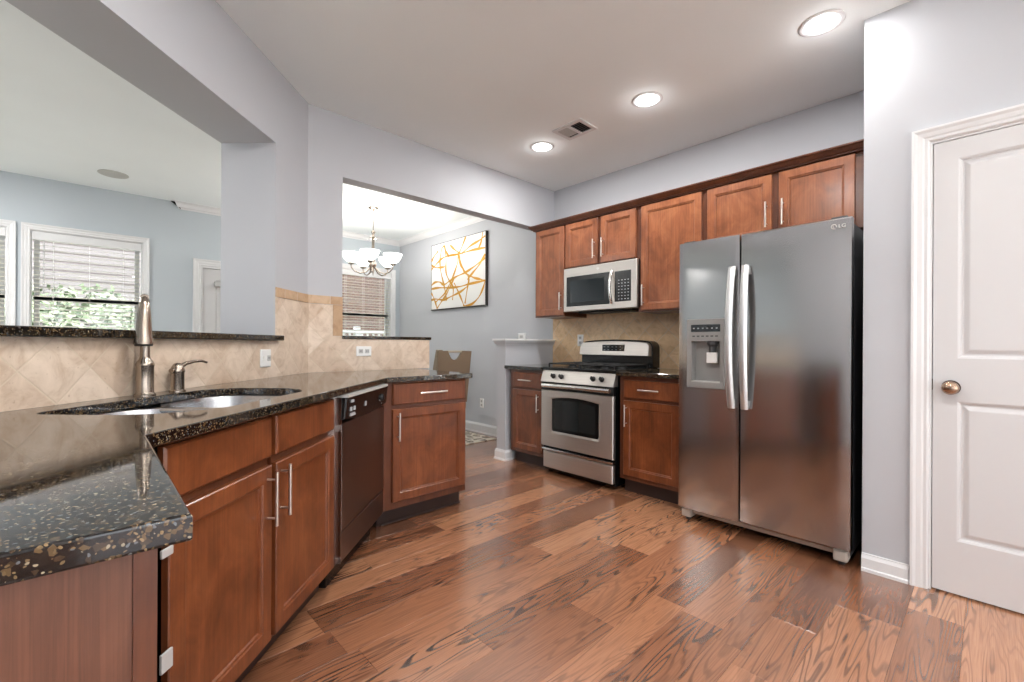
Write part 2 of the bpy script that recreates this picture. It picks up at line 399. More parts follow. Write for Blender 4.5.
# sink wall, 45 degrees, .33 thick, local x = s back from the corner, local y = away from the kitchen
def sinkframe(name, mb, mat, **k):
    # local +x runs from far left (s large) towards the corner: x = -s ; local y into the wall
    return mb.build(name, mat, loc=(PX, PY, 0), rotz=PI/4, **k)
WS = 2.333
m = MB(); m.box(-.392, 0, 0, .33, 0, H); m.box(-WS, -.392, 0, .33, 2.300, H); m.box(-WS, -.392, 0, .33, 0, 1.128)
struct(sinkframe('wall_sink', m, MT['wall']))
E0 = sp(WS, 0)
m = MB(); m.box(E0.x-.14, E0.x, .30, E0.y+.05, 0, H); struct(m.build('wall_peninsula', MT['wall']))
# outer shell
def wall_with_holes(name, mat, a, holes, fixed, z0=0, z1=H, axis='x'):
    """wall running along axis from a[0] to a[1] between fixed[0..1]; holes [(lo,hi,z0,z1)] sorted"""
    m = MB(); cur = a[0]
    def bx(p, q, c, d):
        if q - p < 1e-4 or d - c < 1e-4: return
        m.box(p, q, fixed[0], fixed[1], c, d) if axis == 'x' else m.box(fixed[0], fixed[1], p, q, c, d)
    for lo, hi, c, d in holes:
        bx(cur, lo, z0, z1); bx(lo, hi, z0, c); bx(lo, hi, d, z1); cur = hi
    bx(cur, a[1], z0, z1)
    return struct(m.build(name, mat))
WIN = [(-1.43, -.60), (-.446, .405), (2.55, 3.435)]      # glazed openings in the far wall
WZ = (.86, 2.218)
DOOR2 = (.945, 1.80)
wall_with_holes('wall_far', MT['wall2'], (XL, XF), [(WIN[0][0], WIN[0][1], *WZ), (WIN[1][0], WIN[1][1], *WZ), (DOOR2[0], DOOR2[1], 0, 2.035), (WIN[2][0], WIN[2][1], *WZ)], (YB, YB+.14))
wall_with_holes('wall_left', MT['wall2'], (YR, YB), [(-2.9, -1.3, .9, 2.3)], (XL-.14, XL), axis='y')
wall_with_holes('wall_rear', MT['wall'], (XL, XD), [(-3.2, -.5, .05, 2.5), (-.1, 2.5, .05, 2.5)], (YR-.14, YR))
# paint of the dining side of the range wall is the same plane; trim, baseboards
def baseboard(name, pts, h=.085, d=.016):
    m = MB()
    for (ax, ay), (bx_, by), (nx, ny) in pts:
        A = Vector((ax, ay, 0)); B = Vector((bx_, by, 0)); n = Vector((nx, ny, 0))
        prof = [(0, 0), (d+.008, 0), (d+.007, .014), (d, .018), (d, h-.022), (d*.55, h-.008), (d*.45, h), (0, h)]
        m.loft([[A + n*p + Vector((0, 0, q)) for p, q in prof], [B + n*p + Vector((0, 0, q)) for p, q in prof]])
    return struct(m.build(name, MT['trim']))
baseboard('baseboard_pantry', [((XD, .432), (XD, .255), (-1, 0)), ((XD, DY1-.075), (XD, YR), (-1, 0))])
_p = [(0, 0), (.022, 0), (.021, .014), (.015, .018), (.015, .078), (.009, .092), (.007, .10), (0, .10)]
m = MB(); m.loft([[(2.97, YO-p, z) for p, z in _p], [(2.889-p, YO-p, z) for p, z in _p], [(2.889-p, YO+T+p, z) for p, z in _p], [(XF, YO+T+p, z) for p, z in _p]]); struct(m.build('baseboard_knee', MT['trim']))
baseboard('baseboard_dining', [((XF, YO+T), (XF, YB), (-1, 0))], h=.12)
baseboard('baseboard_far', [((1.88, YB), (XF, YB), (0, -1)), ((-3.6, YB), (.86, YB), (0, -1))], h=.12)
# crown in the dining room, its cut end showing in the living room
def crown(name, A, B, n, mA=0, mB=0, h=.078, d=.060, ztop=H, mat=None):
    A = Vector(A); B = Vector(B); n = Vector(n); t = (B - A).normalized()
    prof = [(0, -h), (.010, -h), (.014, -h+.014), (.026, -h+.022), (d-.022, -.026), (d-.012, -.012), (d, -.008), (d, 0), (0, 0)]
    m = MB(); m.loft([[A + n*p + t*(mA*p) + Vector((0, 0, ztop+q)) for p, q in prof], [B + n*p + t*(-mB*p) + Vector((0, 0, ztop+q)) for p, q in prof]])
    return m, prof
m, _ = crown('c', (.735, YB, 0), (XF, YB, 0), (0, -1, 0), -1, 1)
m2, _ = crown('c', (XF, YB, 0), (XF, YO+T, 0), (-1, 0, 0), 1, 0)
b = len(m.v); m.v += m2.v; m.f += [[i+b for i in f] for f in m2.f]; m.mi += m2.mi
struct(m.build('trim_1', MT['trim']))
m = MB(); m.prism([(.655, H-.001), (.722, H-.001), (.745, H-.076)], YB-.020, YB-.001, 'y'); struct(m.build('trim_2', MT['hole']))
# caps
cap = MB(); cap.box(1.30, 2.045, YO-.018, YO+T+.02, 1.147, 1.170); tag(cap.build('half_wall_cap', MT['granite'], bevel=.004), 'thin dark stone cap on top of the tiled half wall below the dining opening', 'wall cap')
k = thing('knee_wall_cap', 'grey-white moulded cap along the top of the short wall beside the range', 'wall cap', (2.889, YO, 0))
L = XF - 2.889
box('cap_board', MT['trim'], (-.036, L, -.036, T+.036, 1.150, 1.168), k, bevel=.004)
m = MB(); prof = [(0, 1.100), (.010, 1.102), (.011, 1.116), (.018, 1.120), (.028, 1.140), (.030, 1.150), (0, 1.150)]
m.loft([[(-p, -p, z) for p, z in prof], [(L, -p, z) for p, z in prof]]); m.loft([[(-p, -p, z) for p, z in prof], [(-p, T+p, z) for p, z in prof]]); m.loft([[(-p, T+p, z) for p, z in prof], [(L, T+p, z) for p, z in prof]])
m.box(0.0005, L, 0.0005, T-.0005, 1.1002, 1.150)
m.build('crown_moulding', MT['wall'], k)

# ------------------------------------------------------------------ pantry door and living room door
def casing_profile(): return [(0, 0), (0, -.010), (.006, -.014), (.018, -.012), (.026, -.016), (.044, -.018), (.056, -.024), (.066, -.024), (.068, 0)]
def casing(name, x0, x1, z1, parent=None, z0=0, bottom=False, wdt=.07, mat=None):
    """casing around an opening in local coords: wall face at y=0, room on -y. Profile from inner edge outwards"""
    prof = [(p*wdt/.068, y) for p, y in casing_profile()]
    m = MB(); rings = []
    path = [(x0, z0, -1, 0), (x0, z1, -1, 1), (x1, z1, 1, 1), (x1, z0, 1, 0)]
    if bottom: path = [(x0, z0, -1, -1), (x0, z1, -1, 1), (x1, z1, 1, 1), (x1, z0, 1, -1)]
    for px, pz, dx, dz in path: rings.append([(px + dx*p, y, pz + dz*p) for p, y in prof])
    if bottom: rings.append(rings[0])
    m.loft(rings, not bottom, not bottom)
    return m.build(name, mat or MT['trim'], parent)
# pantry: local x to the right = -Y world
pd = bpy.data.objects.new('door_1', None); COL.objects.link(pd); pd.location = (XD, DY0, 0); pd.rotation_euler.z = -PI/2; struct(pd)
W = DY0 - DY1
casing('door_casing', .0, W, DZ, pd, wdt=.063)
m = MB(); m.box(0, .010, 0, T, 0, DZ); m.box(W-.010, W, 0, T, 0, DZ); m.box(.010, W-.010, 0, T, DZ-.010, DZ); m.build('door_jamb', MT['trim'], pd)
def panel_leaf(x0, x1, z0, z1, panels, t=.035, y=0.0):
    """leaf with moulded recessed/raised panels. built as grid of stiles + lofted panels"""
    m = MB()
    px0, px1 = panels[0][0], panels[0][1]
    m.box(x0, px0, y, y+t, z0, z1); m.box(px1, x1, y, y+t, z0, z1)
    zs = [z0] + [v for p in panels for v in (p[2], p[3])] + [z1]
    for i in range(0, len(zs), 2): m.box(px0, px1, y, y+t, zs[i], zs[i+1])
    for a, b_, c, d in panels:
        m.rects(a, b_, c, d, [(0, y), (.008, y+.004), (.013, y+.012), (.020, y+.0125), (.036, y+.004), (.040, y+.003)], False, True)
    return m
leaf = panel_leaf(.013, W-.013, .009, DZ-.013, [(.093, W-.093, .245, .868), (.093, W-.093, 1.060, 1.955)], y=.004)
leaf.build('door_leaf', MT['door'], pd)
kb = MB(); kb.lathe([(.032, .0035), (.032, -.003), (.024, -.008), (.012, -.010), (.011, -.028)], (.073, 0, .930), ax='y', cap0=False).build('rosette', MT['darkbronze'], pd, smooth=40)
MB().lathe([(.011, -.024), (.020, -.030), (.029, -.042), (.030, -.050), (.026, -.060), (.016, -.067), (.004, -.069)], (.073, 0, .930), ax='y').build('door_knob', MT['bronze'], pd, smooth=50)
box('latch_plate', MT['darkbronze'], (.0102, .0128, .002, .03, .915, .965), pd)
box('door_shadow_stop', MT['trim'], (.010, .020, .040, .05, 0, DZ-.012), pd)
struct(box('wall_pantry_inner', MT['wall'], (XD+T+.5, XD+T+.55, DY1-.3, DY0+.1, 0, H)))

# living-room door
d2 = bpy.data.objects.new('door_2', None); COL.objects.link(d2); d2.location = (DOOR2[0], YB, 0); struct(d2)
W2 = DOOR2[1]-DOOR2[0]
casing('door_casing', 0, W2, 2.035, d2, wdt=.08)
m = MB(); m.box(0, .02, 0, .12, 0, 2.035); m.box(W2-.02, W2, 0, .12, 0, 2.035); m.box(.02, W2-.02, 0, .12, 2.015, 2.035); m.build('door_jamb', MT['trim'], d2)
leaf = panel_leaf(.022, W2-.022, .01, 2.012, [(.15, W2-.15, .25, .90), (.15, W2-.15, 1.08, 1.88)], y=.02)
leaf.build('door_leaf', MT['door'], d2)
for z in (.25, 1.05, 1.72): MB().lathe([(.009, -.05), (.009, .05)], (.018, .012, z), n=10).build('hinge', MT['satin'], d2)
m = MB(); m.box(.135, .30, -.045, .02, 1.80, 1.86); m.build('door_closer', MT['lgrey'], d2, bevel=.006)

# ------------------------------------------------------------------ windows
def window(name, x0, x1, y=YB, rotz=0, loc=None, detail=True, slatcol=None, tilt=14):
    r = bpy.data.objects.new(name, None); COL.objects.link(r); r.location = loc or (x0, y, 0); r.rotation_euler.z = rotz; struct(r)
    w_ = x1 - x0; z0, z1 = WZ
    casing('window_casing', 0, w_, z1, r, z0=z0, bottom=True, wdt=.062)
    m = MB(); m.box(0, .006, 0, .14, z0, z1); m.box(w_-.006, w_, 0, .14, z0, z1); m.box(.006, w_-.006, 0, .14, z1-.006, z1); m.box(.006, w_-.006, 0, .14, z0, z0+.02)
    m.build('window_frame', MT['trim'], r)
    m = MB(); mid = (z0+z1)/2 + .02
    for a, b_ in ((z0+.02, mid+.02), (mid-.02, z1-.02)):
        m.box(.02, .06, .085, .115, a, b_); m.box(w_-.06, w_-.02, .085, .115, a, b_); m.box(.06, w_-.06, .085, .115, a, a+.04); m.box(.06, w_-.06, .085, .115, b_-.04, b_)
    m.build('window_sash', MT['trim'], r)
    box('pane', MT['dimmed'], (.05, w_-.05, .098, .102, z0+.05, z1-.05), r)
    return r
def blind(x0, x1, label, seed=0, low=None):
    z0, z1 = WZ; w_ = x1 - x0 - .016
    r = thing('window_blind', label, 'blind', (x0 + .008, YB, 0), group='slatted window blinds')
    box('valance', MT['trim'], (0, w_, .008, .055, z1-.090, z1-.008), r, bevel=.004)
    n = int((z1 - .095 - z0 - .06)/.0425); tl = math.radians(12)
    for i in range(n):
        zc = z0 + .075 + i*.0425; m = MB(); rings = []
        for q in range(5):
            u_ = -1 + q*.5; yy = .045 + .024*u_*math.cos(tl); zz = zc + .024*u_*math.sin(tl) + .002*(1-u_*u_)
            rings.append((yy, zz))
        prof = rings + [(a, b_-.0025) for a, b_ in rings[::-1]]
        m.prism(prof, .004, w_-.004, 'x'); m.build('slat', MT['slat'], r)
    box('bottom_rail', MT['slat'], (.004, w_-.004, .022, .068, z0+.028, z0+.046), r, bevel=.003)
    for f in (.18, .5, .82):
        m = MB(); m.tube([(w_*f, .020, z0+.04), (w_*f, .020, z1-.09)], .0016, 6); m.tube([(w_*f, .072, z0+.04), (w_*f, .072, z1-.09)], .0012, 6); m.build('ladder_cord', MT['white'], r)
    MB().tube([(.085, .004, z1-.62), (.085, .006, z1-.10)], .0045, 8).build('tilt_wand', MT['lgrey'], r)
    return r
window('window_1', *WIN[0]); window('window_2', *WIN[1]); window('window_3', *WIN[2])
blind(*WIN[0], 'white slatted blind in the left window of the living room, at the photo\'s edge')
blind(*WIN[1], 'white slatted blind in the wide living room window left of the faucet')
blind(*WIN[2], 'white slatted blind in the dining room window below the chandelier')
# unseen rear and side glazing with mullions, added to fill the rooms with daylight
def glazing(name, loc, rotz, w_, z0, z1, n):
    r = bpy.data.objects.new(name, None); COL.objects.link(r); r.location = loc; r.rotation_euler.z = rotz; struct(r)
    m = MB(); m.box(0, w_, 0, .1, z0, z0+.06); m.box(0, w_, 0, .1, z1-.06, z1)
    for i in range(n+1): c = .03 + (w_-.06)*i/n; m.box(c-.03, c+.03, 0, .1, z0+.06, z1-.06)
    m.build('window_frame', MT['trim'], r); box('pane', MT['pane'], (.03, w_-.03, .048, .052, z0+.03, z1-.03), r)
    casing('window_casing', 0, w_, z1, r, z0=z0, bottom=True, wdt=.085)
glazing('fill_window_4', (-.5, YR, 0), PI, 2.7, .05, 2.5, 3)
glazing('fill_window_5', (2.5, YR, 0), PI, 2.6, .05, 2.5, 3)
glazing('fill_window_6', (XL, -2.9, 0), PI/2, 1.6, .9, 2.3, 2)

# ------------------------------------------------------------------ backsplash tile
def tiles(name, label, loc, rotz, mb, border=None, mt='tile'):
    t = thing(name, label, 'backsplash', loc, rotz, 'tile backsplashes')
    mb.build('field_tile', MT[mt], t)
    if border: border.build('border_tile', MT['tileb'], t)
    return t
tt = .010
ZT = 1.128
m = MB(); m.box(-WS+.02, -.392, -tt, -.0005, ZC+.0005, 1.128); m.box(-.392, -tt*.42, -tt, -.0005, ZC+.0005, 1.385)
bd = MB(); bd.box(-.392, -.005, -tt, -.0005, 1.388, 1.445)
t = tiles('tile_backsplash', 'beige diagonal travertine tiles behind the sink, under the stone bar ledge', (PX, PY, 0), PI/4, m, bd)
m = MB(); m.box(tt*.42, 1.235-XC, -tt, -.0005, ZC+.0005, 1.385); m.box(1.235-XC, 2.03-XC, -tt, -.0005, ZC+.0005, 1.146); m.box(1.235-XC, 1.305-XC, -tt, -.0005, 1.146, 1.165)
bd = MB(); bd.box(.005, 1.305-XC, -tt, -.0005, 1.388, 1.445); bd.box(1.237-XC, 1.305-XC, -tt, -.0005, 1.167, 1.386)
tiles('tile_backsplash', 'beige diagonal tiles on the half wall right of the corner, below the dining opening', (XC, YO, 0), 0, m, bd)
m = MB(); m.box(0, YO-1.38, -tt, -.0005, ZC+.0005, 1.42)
tiles('tile_backsplash', 'beige diagonal tiles, painted as warmly lit, behind the range, below the microwave', (XF, YO, 0), -PI/2, m, mt='tile_lit')

# ------------------------------------------------------------------ granite
def circ(cx, cy, rx, ry, a0, a1, n=10): return [(cx + rx*math.cos(math.radians(a0+(a1-a0)*i/n)), cy + ry*math.sin(math.radians(a0+(a1-a0)*i/n))) for i in range(n+1)]
FOFF = .67; FY = 2.425; XE = 1.905; XP = .087; YP1 = 1.236; YP2 = .632
s1 = (YO - FY - H2*FOFF)/H2
Q1 = sp(s1, FOFF); P1 = sp(s1 + 1.673, FOFF); XP = P1.x; YP1 = P1.y
Bk = sp(WS, 0)
poly = [(PX, PY-.0005), (XE, PY-.0005), (XE, FY), (Q1.x, Q1.y), (P1.x, P1.y), (P1.x, YP2), (Bk.x+.001, YP2), (Bk.x+.001, Bk.y)]
# sink cut-out in wall coordinates (s, off)
so = [(1.05+.16, .115), (1.81-.07, .115)]
hole_so = [(s_, o_) for s_, o_ in
    circ(1.05+.15, .115+.15, .15, .15, 270, 180) + circ(1.05+.16, .56-.16, .16, .16, 180, 90) + circ(1.806-.22, .56-.22, .22, .22, 90, 0) + circ(1.806-.05, .112+.05, .05, .05, 0, -90)]
# circ y grows with offset; wall coordinates to world
def so2w(l, z=0): return [tuple(sp(a, b_, z)) for a, b_ in l]
hole = [(p[0], p[1]) for p in so2w(hole_so)]
ct = slab('countertop', poly, ZC-.032, ZC, MT['granite'], .004, hole)
tag(ct, 'polished dark speckled granite countertop wrapping the sink side of the kitchen', 'countertop', 'granite countertops')
c2 = slab('countertop', [(2.874, 1.38), (XF-.001, 1.38), (XF-.001, 1.922), (2.874, 1.922)], ZC-.032, ZC, MT['granite']); tag(c2, 'short dark granite countertop between the range and the refrigerator', 'countertop', 'granite countertops')
c3 = slab('countertop', [(2.874, 2.697), (XF-.001, 2.697), (XF-.001, YO-.001), (2.874, YO-.001)], ZC-.032, ZC, MT['granite']); tag(c3, 'short dark granite countertop left of the range against the knee wall', 'countertop', 'granite countertops')
# bar ledge on the sink half wall
LE = [sp(WS, -.37), sp(WS, .045), sp(.372, .045), sp(.372, .001), sp(.393, .001), sp(.393, -.329), sp(.37, -.331), sp(.37, -.37)]
lg = slab('bar_ledge', [(p.x, p.y) for p in LE][::-1], 1.129, 1.159, MT['granite']); tag(lg, 'dark granite bar ledge on the half wall above the sink', 'ledge')

# ------------------------------------------------------------------ cabinets
def bar_handle(parent, x, z, length, vert=True, y=0, name='handle'):
    m = MB(); so_ = .032; hl = length/2; pp = hl*.72
    if vert:
        m.tube([(x, y-so_, z-hl), (x, y-so_, z+hl)], .0058, 10)
        for q in (-pp, pp): m.tube([(x, y, z+q), (x, y-so_, z+q)], .0042, 8)
    else:
        m.tube([(x-hl, y-so_, z), (x+hl, y-so_, z)], .0058, 10)
        for q in (-pp, pp): m.tube([(x+q, y, z), (x+q, y-so_, z)], .0042, 8)
    return m.build(name, MT['satin'], parent, smooth=50)
DPROF = [(0, 0), (0, -.016), (.003, -.019), (.050, -.019), (.054, -.015), (.060, -.014), (.063, -.0075), (.066, -.0075)]
SPROF = [(0, 0), (0, -.014), (.006, -.019), (.009, -.019)]
def cdoor(parent, x0, x1, z0, z1, mat, handle=None, hl=.165):
    d = MB().rects(x0, x1, z0, z1, DPROF, True, True).build('door', mat, parent)
    if handle:
        side, zc = handle; hx = x1-.028 if side == 'r' else x0+.028
        bar_handle(d, hx, zc, hl, True, -.019)
    return d
def cdrawer(parent, x0, x1, z0, z1, mat, handle=True, name='drawer', hl=.20):
    d = MB().rects(x0, x1, z0, z1, SPROF, True, True).build(name, mat, parent)
    if handle: bar_handle(d, (x0+x1)/2, (z0+z1)/2, hl, False, -.019)
    return d
def base_cab(name, label, loc, rotz, w_, d_=.60, fl=.0, mats=('cab', 'frame'), toe=True, zt=ZC-.033, void=False):
    t = thing(name, label, 'cabinet', loc, rotz, 'cherry base cabinets')
    m = MB(); m.box(0, w_, .025 if void else 0, d_, .11, zt)
    m.build('body', MT['hole' if void else mats[1]], t, bevel=.0015)  # void bodies are near-black: the shade behind the door gaps painted in
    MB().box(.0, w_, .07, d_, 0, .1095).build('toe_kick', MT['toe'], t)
    return t
# end cabinet, front face toward the camera
EY = FY + .044
t = base_cab('base_cabinet', 'cherry base cabinet at the end of the peninsula, right of the dishwasher', (1.262, EY, 0), 0, 1.880-1.262)
cdrawer(t, .060, .602, .742, .872, MT['cab'], hl=.20); cdoor(t, .060, .602, .155, .716, MT['cab'], ('l', .612), hl=.17)
MB().tube([(.02, .062, .008), (.618, .062, .008)], .008, 8).build('shoe_moulding', MT['toe'], t)
# sink base
def sink_loc(s_, off): p = sp(s_, off); return (p.x, p.y, 0)
SO = .626
t = base_cab('base_cabinet', 'wide cherry sink base cabinet with two doors below the sink', sink_loc(1.985, SO), PI/4, 1.985-1.002, zt=.69, void=True)
m = MB(); w0 = 1.985-1.002; m.box(w0-.055, w0, 0, .018, .11, ZC-.033)
for a_, b_ in ((.030, .456), (.476, w0-.055)): m.box(a_, b_, 0, .018, .866, ZC-.033); m.box(a_, b_, 0, .018, .700, .742); m.box(a_, b_, 0, .018, .11, .135)
m.build('face_frame', MT['frame'], t)
X = lambda s_: 1.985 - s_
cdrawer(t, X(1.975), X(1.532), .735, .868, MT['cab'], False, 'false_drawer_front'); cdrawer(t, X(1.506), X(1.048), .735, .868, MT['cab'], False, 'false_drawer_front')
cdoor(t, X(1.962), X(1.532), .125, .708, MT['cab'], ('r', .604), hl=.175); cdoor(t, X(1.506), X(1.048), .125, .708, MT['cab'], ('l', .610), hl=.175)
for z, z_ in ((.612, .632), (.345, .390)): box('latch', MT['lgrey'], (-.006, .028, -.026, -.0195, z, z_), t, bevel=.002)
# peninsula run
CX = XP - .030
t = thing('base_cabinet', 'cherry cabinet with a plain end panel in the near left corner under the counter', 'cabinet', (CX, YP2+.028, 0), PI/2, 'cherry base cabinets')
MB().box(0.004, .43, 0.045, .60, .11, ZC-.033).build('body', MT['hole'], t)  # near-black body paints in the shade of the corner gap
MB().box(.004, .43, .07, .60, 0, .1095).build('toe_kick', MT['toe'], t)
MB().box(0, .0035, .022, .62, .0, ZC-.033).build('end_panel', MT['veneer'], t)
MB().box(-.004, .0035, .0, .0215, .0, ZC-.033).build('stile', MT['frame'], t)
cdoor(t, .06, .42, .125, .708, MT['cab']).location.y = .0195; cdrawer(t, .06, .42, .735, .868, MT['cab'], False).location.y = .0195; MB().box(.06, .42, .0200, .0445, .11, .87).build('door_stop', MT['toe'], t)
# range-side base cabinets, local x = right = -Y
BX = 2.921
t = base_cab('base_cabinet', 'narrow cherry base cabinet left of the range', (BX, 3.125, 0), -PI/2, 3.125-2.70, XF-BX-.002)
cdrawer(t, .047, .41, .718, .856, MT['cab'], hl=.16); cdoor(t, .047, .41, .145, .698, MT['cab'], ('r', .59), hl=.16)
t = base_cab('base_cabinet', 'cherry base cabinet between the range and the refrigerator', (BX, 1.912, 0), -PI/2, 1.912-1.40, XF-BX-.002)
cdrawer(t, .040, .475, .722, .853, MT['cab'], hl=.16); cdoor(t, .040, .475, .145, .700, MT['cab'], ('l', .59), hl=.16)
# upper cabinets
UX = XF - .345
def upper(label, y0, y1, z0, z1, doors):
    t = thing('wall_cabinet', label, 'cabinet', (UX, y0, 0), -PI/2, 'cherry wall cabinets')
    MB().box(0, y0-y1, 0, .344, z0, z1).build('body', MT['frame'], t)
    for a, b_, c, d, hd in doors: cdoor(t, y0-a, y0-b_, c, d, MT['cabu'], hd, hl=.165)
    return t
UT = 2.26
upper('tall narrow cherry wall cabinet left of the microwave', 3.105, 2.727, 1.38, UT, [(3.085, 2.745-.02, 1.393, 2.230, ('r', 1.52))])
upper('short two-door cherry wall cabinet above the microwave', 2.726, 1.948, 1.812, UT, [(2.705, 2.345, 1.826, 2.230, ('r', 1.955)), (2.310, 1.970, 1.826, 2.230, ('l', 1.955))])
upper('tall cherry wall cabinet between the microwave and the refrigerator', 1.947, 1.411, 1.38, UT, [(1.918, 1.43, 1.393, 2.230, ('l', 1.512))])
upper('two-door cherry wall cabinet above the refrigerator', 1.410, .4335, 1.80, UT, [(1.388, .970, 1.815, 2.230, ('r', 1.965)), (.930, .535, 1.815, 2.230, ('l', 1.965))])
m = MB(); pr = [(0, 2.236), (.010, 2.236), (.012, 2.244), (.022, 2.248), (.036, 2.264), (.040, 2.272), (.046, 2.274), (.046, 2.282), (0, 2.282)]
m.loft([[(-p, -p, z) for p, z in pr], [(3.105-.4335, -p, z) for p, z in pr]]); m.loft([[(-p, -p, z) for p, z in pr], [(-p, .344, z) for p, z in pr]])
cm = m.build('crown_moulding', MT['frame'], loc=(UX-.0005, 3.105+.0005, 0), rotz=-PI/2)
cm.location = (UX-.0195, 3.1055, 0); tag(cm, 'dark cherry crown moulding running along the top of all the wall cabinets', 'moulding')

# ------------------------------------------------------------------ refrigerator
FX, FY0, FY1 = 2.745, 1.361, .469
fr = thing('refrigerator', 'large stainless steel side-by-side refrigerator with ice dispenser', 'refrigerator', (FX, FY0, 0), -PI/2)
FW = FY0 - FY1; SPL = FY0 - .991
MB().box(.006, FW-.006, .070, .76, .045, 1.745).build('body', MT['dgrey'], fr, bevel=.006)
def fdoor(x0, x1, z0, z1, mat, name, hole=None):
    """slightly convex door"""
    m = MB(); n = 12; R0 = .010
    xs = [x0 + (x1-x0)*i/n for i in range(n+1)]
    def yy(x): u_ = (x-(x0+x1)/2)/((x1-x0)/2); return -.004*(1-u_*u_) + (.003 if abs(u_) > .999 else 0)
    if not hole:
        zz = [z0, z0+.008, z1-.008, z1]
        rings = [[(x, yy(x)+(.008 if z in (z0, z1) else 0), z) for x in xs] + [(x1, .062, z), (x0, .062, z)] for z in zz]
        m.loft(rings)
    else:
        hx0, hx1, hz0, hz1 = hole
        xs = sorted(set([round(x, 4) for x in xs if not (hx0-.012 < x < hx0+.012 or hx1-.012 < x < hx1+.012)] + [hx0, hx1]))
        for a, b_ in ((z0, hz0), (hz1, z1)):
            rings = [[(x, yy(x), z) for x in xs] + [(x1, .062, z), (x0, .062, z)] for z in (a, b_)]
            m.loft(rings, a == z0, b_ == z1)
        for sel, ends in (([x for x in xs if x <= hx0], 1), ([x for x in xs if x >= hx1], 0)):
            rings = [[(x, yy(x), z) for x in sel] + [(sel[-1], .062, z), (sel[0], .062, z)] for z in (hz0, hz1)]
            m.loft(rings, False, False)
        m.loft([[(hx0, yy(hx0), z) for z in (hz0, hz1)], [(hx0, .062, z) for z in (hz0, hz1)]], False, False, False)
        m.box(hx0, hx1, .056, .062, hz0, hz1)
        # floor and roof of the pocket
        m.face([len(m.v)+i for i in range(4)]); m.v += [(hx0, yy(hx0), hz0), (hx1, yy(hx1), hz0), (hx1, .056, hz0), (hx0, .056, hz0)]
        m.face([len(m.v)+i for i in range(4)]); m.v += [(hx0, yy(hx0), hz1), (hx1, yy(hx1), hz1), (hx1, .056, hz1), (hx0, .056, hz1)]
    return m.build(name, mat, fr, smooth=25)
HX0, HX1 = FY0-1.275, FY0-1.098
fz = fdoor(.0, SPL-.005, .085, 1.759, MT['steelf'], 'freezer_door', (HX0, HX1, .885, 1.142))
rd = fdoor(SPL+.005, FW, .085, 1.759, MT['steel'], 'refrigerator_door')
def fhandle(x, parent, sgn):
    m = MB(); rings = []; n = 18
    for i in range(n+1):
        u_ = i/n; z = .748 + (1.572-.748)*u_; bow = math.sin(PI*u_)
        y = -.030 - .042*bow**.8; hw = .021; th = .012; xo = x - sgn*.004*bow
        rings.append([(xo-hw, y+.004, z), (xo-hw*.6, y-th*.7, z), (xo, y-th, z), (xo+hw*.6, y-th*.7, z), (xo+hw, y+.004, z), (xo+hw*.5, y+th*.8, z), (xo-hw*.5, y+th*.8, z)])
    m.loft(rings)
    for z in (.775, 1.545): m.box(x-.011, x+.011, -.04, -.004, z-.02, z+.02)
    return m.build('handle', MT['hsteel'], parent, smooth=60)
fhandle(SPL-.036, fz, 1); fhandle(SPL+.036, rd, -1)
# dispenser
m = MB(); a, b_, c, d = FY0-1.305, FY0-1.074, .850, 1.276
def frame_ring(m, o, i_, y0, y1):
    ox0, ox1, oz0, oz1 = o; ix0, ix1, iz0, iz1 = i_
    m.loft([[(ox0, y1, oz0), (ox1, y1, oz0), (ox1, y1, oz1), (ox0, y1, oz1)], [(ox0+.003, y0, oz0+.003), (ox1-.003, y0, oz0+.003), (ox1-.003, y0, oz1-.003), (ox0+.003, y0, oz1-.003)], [(ix0, y0, iz0), (ix1, y0, iz0), (ix1, y0, iz1), (ix0, y0, iz1)], [(ix0+.003, y1, iz0+.003), (ix1-.003, y1, iz0+.003), (ix1-.003, y1, iz1-.003), (ix0+.003, y1, iz1-.003)]], False, False)
frame_ring(m, (a, b_, c, d), (HX0+.001, HX1-.001, .887, 1.140), -.013, -.002)
dp = m.build('dispenser_frame', MT['mgrey'], fz)
MB().box(HX0-.0, HX1+.0, -.0150, -.0125, 1.196, 1.240).build('display', MT['glass'], dp)
m = MB()
for i in range(6): m.box(HX0+.012+i*.028, HX0+.022+i*.028, -.0162, -.0152, 1.214, 1.221)
m.build('display_digits', MT['button'], dp)
m = MB()
for i in range(6): m.box(HX0+.008+i*.028, HX0+.024+i*.028, -.0145, -.0131, 1.166, 1.173)
m.build('button_row', MT['dgrey'], dp)
MB().box(HX0+.0005, HX1-.0005, .050, .0555, .8865, 1.1415).build('recess_back', MT['mgrey'], dp)
for q0 in (HX0+.0006, HX1-.003): MB().box(q0, q0+.0024, -.001, .0495, .894, 1.1405).build('recess_side', MT['mgrey'], dp)
MB().box(HX0+.085, HX0+.150, .008, .030, 1.005, 1.070).build('paddle', MT['white'], dp, bevel=.005)
MB().lathe([(.022, 1.070), (.022, 1.105), (.034, 1.120), (.036, 1.1405)], (HX0+.118, .026, 0), 16).build('spout', MT['dgrey'], dp)
MB().box(HX0+.002, HX1-.002, -.012, .050, .886, .893).build('drip_tray', MT['lgrey'], dp)
